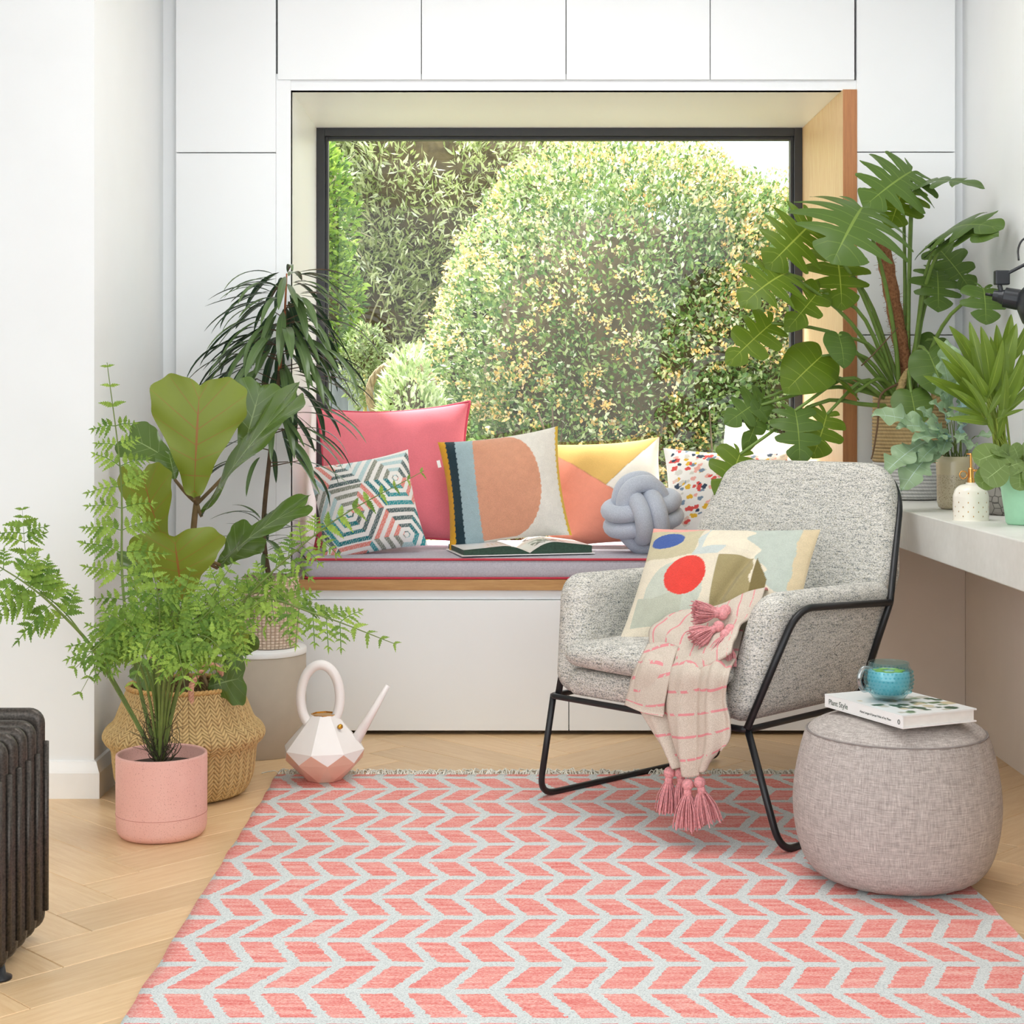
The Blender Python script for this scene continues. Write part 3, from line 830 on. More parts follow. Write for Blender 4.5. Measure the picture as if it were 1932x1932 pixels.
pth += [W(-0.205, 0.705, 0.785), W(-0.262, 0.652, 0.728), W(-0.338, 0.487, 0.500), W(-0.285, 0.43, 0.268)]
m.tube(fillet(pth, [0.012, 0.05, 0.06, 0.06, 0.05, 0.012], 6), RT, 10); m.build('back_tube', M['black'], chair, smooth=True)
m = MB()
m.tube(fillet([W(-0.288, 0.44, 0.266), W(-0.288, -0.002, 0.266), W(0.288, -0.002, 0.266), W(0.288, 0.44, 0.266)], [0.02, 0.02], 5), RT * 0.9, 10)
m.tube([W(0.288, 0.44, 0.266), W(-0.288, 0.44, 0.266)], RT * 0.9, 10)
m.build('seat_rail', M['black'], chair, smooth=True)

# ---------------------------------------------------------------- pouf
t = NT('taupe_linen'); tc = t.node('ShaderNodeTexCoord'); sp = t.node('ShaderNodeSeparateXYZ'); t.link(tc.outputs['Object'], sp.inputs[0])
ang = t.math('MULTIPLY', t.math('ARCTAN2', sp.outputs[1], sp.outputs[0]), 0.2)
cb_ = t.node('ShaderNodeCombineXYZ'); t.link(ang, cb_.inputs[0]); t.link(sp.outputs[2], cb_.inputs[2]); t.link(t.math('SQRT', t.math('ADD', t.math('MULTIPLY', sp.outputs[0], sp.outputs[0]), t.math('MULTIPLY', sp.outputs[1], sp.outputs[1]))), cb_.inputs[1])
def strk(sc, s):
    mp = t.node('ShaderNodeMapping'); mp.inputs['Scale'].default_value = sc; t.link(cb_.outputs[0], mp.inputs[0]); return t.noise(mp.outputs[0], s, 2, 0.7)
k = t.math('ADD', t.math('MULTIPLY', strk((4, 1, 0.25), 160), 0.5), t.math('MULTIPLY', strk((0.25, 1, 4), 160), 0.5))
t.color(t.ramp(k, [(0.34, lin('#958C87')), (0.5, lin('#B5ACA6')), (0.66, lin('#D3CBC5'))])); t.rough(0.95); t.bump(k, 0.5, 0.0015); t.bsdf.inputs['Specular IOR Level'].default_value = 0.15
M['linen'] = t.mat
PC = Vector((0.783, 3.205, 0.0065))
pouf = empty('pouf', PC, 'round taupe linen pouf with a book on top', 'pouf')
body = [(0.0, 0.0), (0.10, 0.001), (0.140, 0.006), (0.168, 0.022), (0.187, 0.050), (0.200, 0.095), (0.2055, 0.145), (0.203, 0.195), (0.194, 0.245), (0.183, 0.283), (0.177, 0.297)]
prof = [(p.x, p.y) for p in catmull([Vector((a, b, 0)) for a, b in body], 40)]
prof = [(max(0, r), z) for r, z in prof]
nn = 96; vs = []
for q, (r, z) in enumerate(prof):
    for j in range(nn):
        a = 2 * PI * j / nn
        pk = 0.0018 * math.sin(a * 31 + 2 * math.sin(a * 5)) * max(0, (z - 0.20) / 0.1) + 0.0022 * math.sin(a * 27) * max(0, (0.05 - z) / 0.05) * (r > 0.12)
        vs.append((PC.x + (r + pk) * math.cos(a), PC.y + (r + pk) * math.sin(a), PC.z + z))
m = MB(); m.add(vs, grid_faces(nn, len(prof) - 1, True)); m.build('side', M['linen'], pouf, smooth=True)
top = catmull([Vector((0.177, 0.296, 0)), Vector((0.165, 0.308, 0)), Vector((0.13, 0.322, 0)), Vector((0.07, 0.331, 0)), Vector((0.0, 0.333, 0))], 16)
m = MB(); m.lathe([(max(0, p.x), p.y) for p in top], PC, 96); m.build('top_panel', M['linen'], pouf, smooth=True)
m = MB(); m.tube([PC + Vector((0.1775 * math.cos(a), 0.1775 * math.sin(a), 0.297)) for a in [2*PI*i/96 for i in range(96)]], 0.0018, 6, closed=True)
m.build('seam', plain('seam_thread', '#8D8581', 0.9), pouf, smooth=True)

# ---------------------------------------------------------------- book and glass mug on the pouf
ZB = PC.z + 0.3345
c0 = P(1568, 1336, 3.225); 
bk_a, bk_b, bk_c = P(1568, 1322, 3.24), P(1703, 1366, 3.03), P(1812, 1334, 3.13)
ax = (bk_b - bk_a); ax.z = 0; bl_ = 0.252; ax.normalize(); ay = Vector((-ax.y, ax.x, 0))
bo = Vector((0.655, 3.262, ZB))                       # spine corner at the far left
bo = Vector((bk_b.x, bk_b.y, ZB)) - ax * bl_
bw = 0.178; bt = 0.026
book = empty('hardback_book', bo + ax * bl_ / 2 + ay * bw / 2, 'white hardback plant book lying on the pouf', 'book')
def obox(mb, o, a0, a1, b0, b1, z0, z1, ax=ax, ay=ay, mi=0):
    v = []
    for z in (z0, z1):
        for a, b in ((a0, b0), (a1, b0), (a1, b1), (a0, b1)): v.append(o + ax * a + ay * b + Vector((0, 0, z)))
    mb.add(v, [(3,2,1,0),(4,5,6,7),(0,1,5,4),(1,2,6,5),(2,3,7,6),(3,0,4,7)], mi)
M['paper'] = plain('book_paper', '#EFEDE8', 0.7, var=0.03, scale=60)
M['bookwhite'] = plain('book_cover_white', '#F4F4F2', 0.35, var=0.01)
m = MB(); obox(m, bo, 0.004, bl_ - 0.004, 0.003, bw - 0.004, 0.003, bt - 0.003); m.build('pages', M['paper'], book)
m = MB(); obox(m, bo, 0, bl_, 0, bw, 0, 0.003); obox(m, bo, 0, bl_, 0, 0.003, 0.003, bt - 0.003); m.build('back_cover', M['bookwhite'], book, bevel=0.0006)
# front cover with a printed plant picture
nn2 = 70; vs = []; cc = []
rb = random.Random(12); blobs = [(rb.uniform(0.35, 0.95), rb.uniform(0.1, 0.95), rb.uniform(0.02, 0.06), rb.choice(['#5F7A55', '#8FA27F', '#C9C6B8', '#46604A', '#D8C9A5'])) for _ in range(46)]
for j in range(nn2 + 1):
    for i in range(nn2 + 1):
        a = i / nn2; b = j / nn2
        vs.append(bo + ax * (bl_ * a) + ay * (bw * b) + Vector((0, 0, bt)))
        c = np.array(lin('#EFF0EE'))
        for bx, by, br, bc in blobs:
            if ((a - bx) / br) ** 2 + ((b - by) / (br * 1.5)) ** 2 < 1: c = np.array(lin(bc))
        cc.append(c)
m = MB(); m.add(vs, grid_faces(nn2, nn2)); k0 = len(m.v); obox(m, bo, 0, bl_, 0, bw, bt - 0.003, bt - 0.0002); cc += [np.array(lin('#F2F2F0'))] * 8
t = NT('printed_cover'); a_ = t.node('ShaderNodeVertexColor', layer_name='Col'); t.color(a_.outputs[0]); t.rough(0.35); M['print'] = t.mat
m.build('front_cover', M['print'], book, colr=cc)
def lettering(name, body, o, right, up, size, hexc, parent, label=None):
    cu = bpy.data.curves.new(name, 'FONT'); cu.body = body; cu.size = size; cu.extrude = 0.00012; cu.align_x = 'LEFT'
    ob = bpy.data.objects.new(name, cu); col.objects.link(ob)
    cu.materials.append(plain(name + '_ink', hexc, 0.5))
    bpy.context.view_layer.update()
    me = bpy.data.meshes.new_from_object(ob.evaluated_get(bpy.context.evaluated_depsgraph_get())); bpy.data.objects.remove(ob); me.name = name
    ob = bpy.data.objects.new(name, me); col.objects.link(ob)
    z = right.cross(up); mt = Matrix((right, up, z)).transposed().to_4x4(); mt.translation = o - wloc(parent)
    ob.parent = parent; ob.matrix_local = mt
    return ob
lettering('spine_title', 'Plant Style', bo + ax * 0.014 - ay * 0.0003 + Vector((0, 0, 0.0075)), ax, Vector((0, 0, 1)), 0.0155, '#2E4A3C', book)
lettering('spine_author', 'Alana Langan & Jacqui Vidal of Ivy Muse', bo + ax * 0.118 - ay * 0.0003 + Vector((0, 0, 0.0095)), ax, Vector((0, 0, 1)), 0.0062, '#33423B', book)
m = MB(); sc_ = bo + ax * 0.241 - ay * 0.0004 + Vector((0, 0, 0.012))
m.tube([sc_ + ax * 0.003 * math.cos(a) + Vector((0, 0, 0.0042 * math.sin(a))) for a in [2*PI*i/16 for i in range(16)]], 0.0007, 5, closed=True)
m.build('spine_emblem', plain('emblem_ink', '#2E3B36', 0.5), book)

# mug
MC = bo + ax * 0.108 + ay * 0.078 + Vector((0, 0, bt + 0.0006))
mug = empty('glass_mug', MC, 'blue studded glass mug of mint tea standing on the book', 'mug')
def glassmat(name, tint, gloss_ior=1.45, rough=0.02, bumpy=False, dens=1.0, floor_=0.04):
    t = NT(name); tb = t.node('ShaderNodeBsdfTransparent'); tb.inputs[0].default_value = (*tint, 1)
    gl = t.node('ShaderNodeBsdfGlossy'); gl.inputs['Roughness'].default_value = rough
    lw = t.node('ShaderNodeLayerWeight'); lw.inputs[0].default_value = 0.5
    fac = t.math('ADD', t.math('MULTIPLY', t.math('POWER', lw.outputs['Facing'], 3.0), 0.55), floor_)
    if bumpy:
        vo = t.node('ShaderNodeTexVoronoi'); vo.inputs['Scale'].default_value = 300; t.link(t.coords('Object'), vo.inputs['Vector'])
        bp = t.node('ShaderNodeBump'); bp.inputs['Strength'].default_value = 1.0; bp.inputs['Distance'].default_value = 0.002; t.link(vo.outputs['Distance'], bp.inputs['Height'])
        t.link(bp.outputs[0], gl.inputs['Normal'])
    mx = t.node('ShaderNodeMixShader'); t.link(fac, mx.inputs[0]); t.link(tb.outputs[0], mx.inputs[1]); t.link(gl.outputs[0], mx.inputs[2]); t.link(mx.outputs[0], t.out.inputs[0])
    return t.mat
M['blueglass'] = glassmat('blue_studded_glass', (0.80, 0.94, 0.96), 1.5)
M['clear'] = glassmat('clear_glass', (0.80, 0.88, 0.90), 1.45, 0.08, False, 1.0, 0.28)
prof = [(0.0, 0.0), (0.024, 0.0), (0.034, 0.008), (0.0455, 0.026), (0.0485, 0.043), (0.0455, 0.060), (0.041, 0.069), (0.0405, 0.075), (0.0385, 0.0755), (0.038, 0.069), (0.0425, 0.059), (0.0455, 0.043), (0.0425, 0.027), (0.031, 0.011), (0.0, 0.006)]
pr = [(max(0, p.x), p.y) for p in catmull([Vector((a, b, 0)) for a, b in prof], 56)]
m = MB(); m.lathe(pr, MC, 48); m.build('bowl', M['blueglass'], mug, smooth=True)
m = MB()
for j in range(6):
    z = 0.018 + j * 0.008; r = 0.0415 + 0.0072 * math.sin(min(1, (z - 0.010) / 0.034) * PI / 2) - max(0, z - 0.043) * 0.12
    for i in range(36):
        a = 2 * PI * (i + 0.5 * (j % 2)) / 36
        m.sphere(MC + Vector((r * math.cos(a), r * math.sin(a), z)), 0.0021, 6, 4)
m.build('studs', glassmat('stud_glass', (0.72, 0.92, 0.95), 1.6), mug, smooth=True, kind='stuff')
hd = Vector((-0.93, -0.36, 0)).normalized()
m = MB(); m.tube(catmull([MC + hd * 0.040 + Vector((0, 0, 0.064)), MC + hd * 0.060 + Vector((0, 0, 0.066)), MC + hd * 0.070 + Vector((0, 0, 0.046)), MC + hd * 0.061 + Vector((0, 0, 0.024)), MC + hd * 0.044 + Vector((0, 0, 0.024))], 20), 0.0048, 10)
m.build('handle', M['clear'], mug, smooth=True)
t = NT('blue_tea'); t.color(lin('#9AD0D8')); t.rough(0.1); M['tea'] = t.mat
pr = [(0.0, 0.0075), (0.030, 0.013), (0.0412, 0.027), (0.0442, 0.043), (0.0415, 0.058), (0.0, 0.0582)]
m = MB(); m.lathe([(r * 0.97, z) for r, z in pr], MC, 40); m.build('tea', M['tea'], mug, smooth=True)
m = MB(); M['mint'] = plain('mint_leaf', '#8DB23F', 0.5, var=0.25, scale=90)
for i in range(7):
    a = i * 0.9; c = MC + Vector((0.022 * math.cos(a), 0.022 * math.sin(a), 0.0585))
    m.sphere(c, 0.012, 8, 4, (1.0, 0.7, 0.12))
m.build('mint_leaves', M['mint'], mug, smooth=True)
# ---------------------------------------------------------------- window seat mattress
t = NT('lilac_grey_canvas'); v = t.coords('Object'); n1 = t.noise(t.coords('Object', scale=(1, 1, 5)), 160, 2, 0.7); n2 = t.noise(t.coords('Object', scale=(5, 1, 1)), 160, 2, 0.7)
k = t.math('ADD', t.math('MULTIPLY', n1, 0.5), t.math('MULTIPLY', n2, 0.5))
t.color(t.ramp(k, [(0.35, lin('#AAA7B2')), (0.65, lin('#CBC8D1'))])); t.rough(0.95); t.bump(k, 0.3, 0.001); M['canvas'] = t.mat
mat_ = empty('seat_mattress', (0.15, 4.94, ZS), 'grey window seat mattress with red piped edges', 'mattress')
x0, x1, y0, y1 = X(572), XWR - 0.004, YW - 0.010, YG - 0.006
m = MB(); rr = 0.016; pp = round_poly([(x0, y0), (x1, y0), (x1, y1), (x0, y1)], 0.03, 5)
soft_slab(m, pp, 0.062, 0.012, 0.004, lambda a, b, w: Vector((a, b, ZS + 0.0312 + w)))
m.build('cover', M['canvas'], mat_, smooth=True)
M['redpipe'] = plain('red_piping', '#C73A4C', 0.8)
for z in (0.004, 0.0585):
    m = MB(); q = [Vector((p[0], p[1], ZS + z)) for p in round_poly([(x0 + 0.003, y0 + 0.001), (x1 - 0.003, y0 + 0.001), (x1 - 0.003, y1 - 0.001), (x0 + 0.003, y1 - 0.001)], 0.03, 5)]
    m.tube(q, 0.0036, 6, closed=True); m.build('piping', M['redpipe'], mat_, smooth=True)
ZM = ZS + 0.066

# ---------------------------------------------------------------- cushions
def cushion(name, label, c, w, h, thick, yaw, lean, roll, colfn, mat, n=120, pinch=0.06, piping=None, seed=0, group=None, dent=None, twist=0.0):
    """scatter cushion: w x h sheet, puffed; yaw/lean/roll in degrees; front faces the room"""
    mt = Matrix.Rotation(math.radians(yaw), 4, 'Z') @ Matrix.Rotation(math.radians(-lean), 4, 'X') @ Matrix.Rotation(math.radians(90), 4, 'X') @ Matrix.Rotation(math.radians(roll), 4, 'Z')
    root = empty(name, c, label, 'cushion', group)
    g = np.linspace(-1, 1, n + 1); U, Vv = np.meshgrid(g, g)
    r = np.random.default_rng(seed); ph = r.uniform(0, 6, 8)
    pinch = pinch * 1.5
    ex = 1 - pinch * (1 - Vv ** 2) * np.abs(U) ** 2; ey = 1 - pinch * (1 - U ** 2) * np.abs(Vv) ** 2
    Xs = U * w / 2 * ex; Ys = Vv * h / 2 * ey
    puff = np.clip((1 - U ** 2), 0, 1) ** 0.60 * np.clip((1 - Vv ** 2), 0, 1) ** 0.60
    wr = 0.06 * (np.sin(3 * U + ph[0] + 2 * Vv) + np.sin(4 * Vv + ph[1] - 3 * U)) * puff + 0.16 * np.sin(9 * (U * np.cos(ph[2]) + Vv * np.sin(ph[2])) + ph[3]) * (np.abs(U * Vv)) * puff
    Zf = thick * 0.62 * (puff + wr); Zb = -thick * 0.55 * puff
    if dent is not None: Zf = Zf + dent(U, Vv) * puff
    sag = twist * U * Vv
    Vf = np.stack([Xs, Ys, Zf + sag], -1).reshape(-1, 3); Vb = np.stack([Xs, Ys, Zb + sag - 1e-4], -1).reshape(-1, 3)
    R3 = np.array(mt.to_3x3())
    P0 = np.array(c)
    Cf = colfn(U.ravel(), Vv.ravel())
    V = np.concatenate([Vf, Vb]) @ R3.T + P0
    F1 = grid_faces(n, n); N = (n + 1) ** 2
    faces = F1 + [tuple(reversed([i + N for i in f])) for f in F1]
    m = MB(); m.v = V.tolist(); m.f = faces; m.m = [0] * len(faces)
    m.build('cover', mat, root, smooth=True, colr=np.concatenate([Cf, Cf]))
    if piping:
        e = [(i, 0) for i in range(n)] + [(n, j) for j in range(n)] + [(n - i, n) for i in range(n)] + [(0, n - j) for j in range(n)]
        m = MB(); m.tube([Vector(V[j * (n + 1) + i]) for i, j in e][::2], piping[0], 6, closed=True); m.build('piping', piping[1], root, smooth=True)
    return root, R3, P0

def flat(h): return np.array(lin(h))
def solid(h):
    return lambda U, V: np.tile(flat(h), (len(U), 1))
M['velvet'] = vcol_fabric('coral_velvet', 260, 0.85, 0.10, 0.15)
M['cloth'] = vcol_fabric('printed_cotton', 700, 0.9, 0.06, 0.2)
M['wool'] = vcol_fabric('kilim_wool', 420, 0.95, 0.20, 0.7, (1, 1, 1), 0.003)
M['linenc'] = vcol_fabric('linen_panels', 500, 0.9, 0.10, 0.3)

def c_on(px, py, d): return P(px, py, d)
cushion('velvet_cushion', 'large coral pink velvet cushion with piped edges at the back', c_on(742, 895, 5.06), 0.50, 0.47, 0.15, -4, 20, 3, solid('#EC7F8B'), M['velvet'], 90, 0.07, (0.0045, plain('coral_piping', '#D24A60', 0.8)), 1)

def geo(U, V):
    out = np.tile(flat('#F3F0EC'), (len(U), 1)); sc = 0.78
    # hexagon cells with mitred stripes: three stripe families
    a = U * sc + 0.3; b = V * sc + 0.15
    q = a * 2 / 3 * 1.9; r_ = (-a / 3 + math.sqrt(3) / 3 * b) * 1.9
    x = q; z = r_; y = -x - z; rx, ry, rz = np.round(x), np.round(y), np.round(z)
    dx, dy, dz = abs(rx - x), abs(ry - y), abs(rz - z)
    c1 = (dx > dy) & (dx > dz); rx = np.where(c1, -ry - rz, rx); c2 = ~c1 & (dy > dz); ry = np.where(c2, -rx - rz, ry); rz = np.where(~c1 & ~c2, -rx - ry, rz)
    fx, fy, fz = x - rx, y - ry, z - rz
    s = np.stack([fx - fy, fy - fz, fz - fx], 0); k = np.argmax(np.abs(s), 0)
    m_ = np.abs(s).max(0)
    stripe = (np.mod(m_ * 3.6 + 0.1 * rx, 1.0) < 0.5) & (m_ > 0.08)
    side = (np.take_along_axis(s, k[None], 0)[0] > 0)
    pal = [flat('#3E9AA0'), flat('#E88E82'), flat('#8E9184'), flat('#2E7C82'), flat('#5E7070'), flat('#BBD6D8')]
    idx = np.mod(k * 2 + side + rx.astype(int) * 3 + rz.astype(int), 6).astype(int)
    colr = np.array(pal)[idx]
    h = np.sin(U * 131.7 + V * 57.1) * np.sin(V * 143.3 - U * 21)
    stripe &= h > -0.75
    out[stripe] = colr[stripe]
    return out
cushion('geometric_cushion', 'white cushion printed with teal, coral and grey stripes', c_on(692, 955, 4.80), 0.315, 0.305, 0.12, 8, 17, 10, geo, M['cloth'], 190, 0.05, None, 2)

def circ(U, V):
    out = np.tile(flat('#EDE8DF'), (len(U), 1)); z = 0.005 * np.sin(V * 60)
    a = U + z
    out[a < -0.42] = flat('#A9C0C6'); out[a < -0.72] = flat('#263C45'); out[a < -0.88] = flat('#E2A72F')
    inside = (a >= -0.42) & ((a < 0.05) | (((a - 0.02) / 0.62) ** 2 + (V / 0.98) ** 2 < 1)) & (np.abs(V) < 0.97)
    out[inside] = flat('#E0A284')
    out[(a > 0.955) ] = flat('#E2BC45')
    return out
cq, R3, P0 = cushion('kilim_cushion', 'woven cushion with a terracotta half disc and blue stripe', c_on(951, 921, 4.86), 0.375, 0.345, 0.13, -5, 16, 8, circ, M['wool'], 170, 0.05, None, 3)
m = MB()
tp = lambda a, b, cc: Vector(P0 + R3 @ np.array([a, b, cc]))
m.add([tp(-0.187, 0.115, 0.0), tp(-0.197, 0.113, 0.004), tp(-0.194, 0.090, 0.004), tp(-0.184, 0.092, 0)], [(0, 1, 2, 3)]); m.build('care_tag', M['bookwhite'], cq)

def tri(U, V):
    out = np.tile(flat('#F1ECE3'), (len(U), 1)); h = np.array([0])
    # mustard wedge at the top, coral below the falling diagonal, cream to the right
    d1 = V - (0.92 - (U + 1.0) * 0.92)        # falling diagonal from top left
    d2 = V - (0.05 + (U - 0.0) * 0.95)        # rising diagonal to top right
    out[d1 < 0] = flat('#EE9A82')
    out[(d1 >= 0) & (d2 >= 0)] = flat('#DDB56A')
    sm = (np.abs(d1) < 0.012) | ((np.abs(d2) < 0.012) & (d1 > 0)); out[sm] *= 0.75
    return out
cushion('panelled_cushion', 'cushion pieced from mustard, peach and cream triangles', c_on(1140, 930, 5.04), 0.40, 0.355, 0.13, 6, 20, 3, tri, M['linenc'], 130, 0.06, None, 4)

def terr(U, V):
    out = np.tile(flat('#F6F3EE'), (len(U), 1)); r = np.random.default_rng(77)
    pal = ['#3C4A5E', '#E8B93E', '#E05A55', '#F0B4A8', '#DCD8CF', '#7E93A8', '#E7C9B8']
    for i in range(420):
        cx_, cy_ = r.uniform(-1, 1, 2); a = r.uniform(0.3, 1.2); ca, sa = math.cos(a), math.sin(a)
        dx, dy = U - cx_, V - cy_; p = dx * ca + dy * sa; q = -dx * sa + dy * ca
        L = r.uniform(0.03, 0.065); Wd = L * r.uniform(0.45, 0.75)
        ins = (p / L) ** 2 + (q / Wd) ** 2 + 0.5 * np.sin(p * 90 + i) * 0.6 < 1
        out[ins] = flat(pal[r.integers(0, 7)])
    return out
cushion('speckled_cushion', 'white cushion with multicoloured brush dab print', c_on(1372, 945, 4.98), 0.40, 0.33, 0.13, 4, 16, -2, terr, M['cloth'], 190, 0.05, None, 5)
cushion('plain_cushion', 'plain white cushion tucked behind the speckled one', c_on(1450, 905, 5.17), 0.36, 0.35, 0.10, 0, 14, -14, solid('#F4F1EA'), M['cloth'], 60, 0.06, None, 6)
def line_art(U, V):
    out = np.tile(flat('#F0CDB2'), (len(U), 1))
    for (cx_, cy_, rx_, ry_) in ((-0.55, 0.55, 0.30, 0.30), (-0.2, 0.3, 0.34, 0.5), (0.1, 0.62, 0.3, 0.2), (-0.6, 0.0, 0.3, 0.4)):
        e = ((U - cx_) / rx_) ** 2 + ((V - cy_) / ry_) ** 2
        out[(np.abs(e - 1) < 0.07) & (U + V > cx_ + cy_ - 0.25)] = flat('#2A2A2C')
    return out
cushion('line_drawing_cushion', 'peach cushion with black line drawing against the oak reveal', c_on(1526, 955, 5.02), 0.20, 0.32, 0.10, -18, 12, 0, line_art, M['cloth'], 110, 0.05, None, 7)

# abstract kilim cushion on the armchair
def abstract(U, V):
    out = np.tile(flat('#E4D9C3'), (len(U), 1)); wv = 0.03 * np.sin(9 * U + 4 * V) + 0.02 * np.sin(17 * V)
    def put(mask, h): out[mask] = flat(h)
    put((V + wv > 0.28) & (U < -0.30), '#C9BE9C')
    put((V > 0.88 + wv) & (U < -0.2), '#EFA79A')
    put((((U + 0.72) / 0.22) ** 2 + ((V - 0.66) / 0.17) ** 2 + wv) < 1, '#3F5CA0')
    put((U > -0.28 + wv) & (U < -0.02 + wv * 2) & (V > 0.30) & (V < 0.98), '#C9D0CB')
    put((U > -0.22) & (U < 0.5) & (V > 0.42 + wv) & (V < 0.92), '#EADFC8')
    put((U + 0.4 * V > 0.62 + wv * 2) & (U < 0.86) & (V > -0.25), '#BFC7BC')
    put((U > 0.84 + wv * .5), '#D9C6A2')
    put((((U + 0.45) / 0.36) ** 2 + ((V + 0.32) / 0.52) ** 2) < 1 + wv, '#C6CABB')
    put((U > -0.9) & (U < -0.30) & (V < -0.38 + wv) & (V > -0.85), '#BDC0AE')
    put((((U + 0.34) / 0.25) ** 2 + ((V + 0.05) / 0.34) ** 2) < 1, '#E2453A')
    put((U > 0.02) & (U < 0.45 + wv) & (V < 0.28) & (V > -0.62), '#A2946A')
    put((U > 0.45) & (U < 0.62) & (V < 0.28 - (U - 0.45) * 2.2) & (V > -0.55), '#7C6E45')
    return out
# corner targets in chair space: top edge runs from the left arm to the right, leaning on the back
TL, TR, BL = W(-0.200, 0.275, 0.655), W(0.205, 0.40, 0.668), W(-0.151, 0.058, 0.413)
ex_ = (TR - TL); wq = ex_.length; ex_.normalize(); ey_ = (TL - BL); ey_ = (ey_ - ex_ * ey_.dot(ex_)); ey_.normalize(); hq = 0.335
ez_ = ex_.cross(ey_)
kc = (TL + TR) / 2 - ey_ * hq / 2 + ez_ * 0.0
kroot = empty('abstract_cushion', kc, 'woven cushion with red and blue spots lying on the armchair', 'cushion')
n = 170; g_ = np.linspace(-1, 1, n + 1); U, Vv = np.meshgrid(g_, g_)
pu = np.clip(1 - U**2, 0, 1) ** 0.6 * np.clip(1 - Vv**2, 0, 1) ** 0.6
Xs = U * wq / 2 * (1 - 0.04 * (1 - Vv**2) * U**2); Ys = Vv * hq / 2 * (1 - 0.05 * (1 - U**2) * Vv**2)
crease = -0.03 * np.exp(-((U - 0.30 - 0.35 * (Vv - 0.1)) / 0.07) ** 2) * np.clip(1 - Vv, 0, 1) * 0.6
Zf = 0.058 * pu + crease * pu + 0.004 * np.sin(5 * U + 3 * Vv) * pu; Zb = -0.050 * pu
Rk = np.array([list(ex_), list(ey_), list(ez_)]).T
Vall = np.concatenate([np.stack([Xs, Ys, Zf], -1).reshape(-1, 3), np.stack([Xs, Ys, Zb - 1e-4], -1).reshape(-1, 3)]) @ Rk.T + np.array(kc)
F1 = grid_faces(n, n); N = (n + 1) ** 2
m = MB(); m.v = Vall.tolist(); m.f = F1 + [tuple(reversed([i + N for i in f])) for f in F1]; m.m = [0] * len(m.f)
Ck = abstract(U.ravel(), Vv.ravel()); m.build('cover', M['wool'], kroot, smooth=True, colr=np.concatenate([Ck, np.tile(flat('#8FB0A6'), (N, 1))]))

# ---------------------------------------------------------------- knot cushion
KC = P(1212, 968, 4.78); kr = 0.0265
knot = empty('knot_cushion', KC, 'pale blue-grey knotted ball cushion on the window seat', 'cushion')
t = NT('jersey'); n1 = t.noise(t.coords('Object'), 500, 2); t.color(t.ramp(n1, [(0.3, lin('#A9B0BE')), (0.7, lin('#C9CEDA'))])); t.rough(0.9); t.bump(n1, 0.2, 0.001); t.bsdf.inputs['Sheen Weight'].default_value = 0.2
a_, b_ = 0.098, 0.060
rotk = Matrix.Rotation(math.radians(-12), 3, 'Y') @ Matrix.Rotation(math.radians(10), 3, 'Z') @ Matrix.Rotation(math.radians(14), 3, 'X')
def loop(axis, off):
    pts = []
    for i in range(64):
        a = 2 * PI * i / 64
        ca, sa = math.cos(a), math.sin(a)
        p = abs(ca) ** 0.75 * math.copysign(1, ca), abs(sa) ** 0.85 * math.copysign(1, sa)
        lng, sh = a_ * p[0], b_ * p[1]
        o = off * (0.94 if abs(p[0]) < 0.8 else 0.94)
        v = [Vector((lng, sh, o)), Vector((o, lng, sh)), Vector((sh, o, lng))][axis]
        pts.append(KC + rotk @ v)
    return pts
for axis in range(3):
    for off in (-kr * 1.0, kr * 1.0):
        m = MB(); m.tube(loop(axis, off), kr, 14, closed=True); m.build('cord_loop', t.mat, knot, smooth=True)

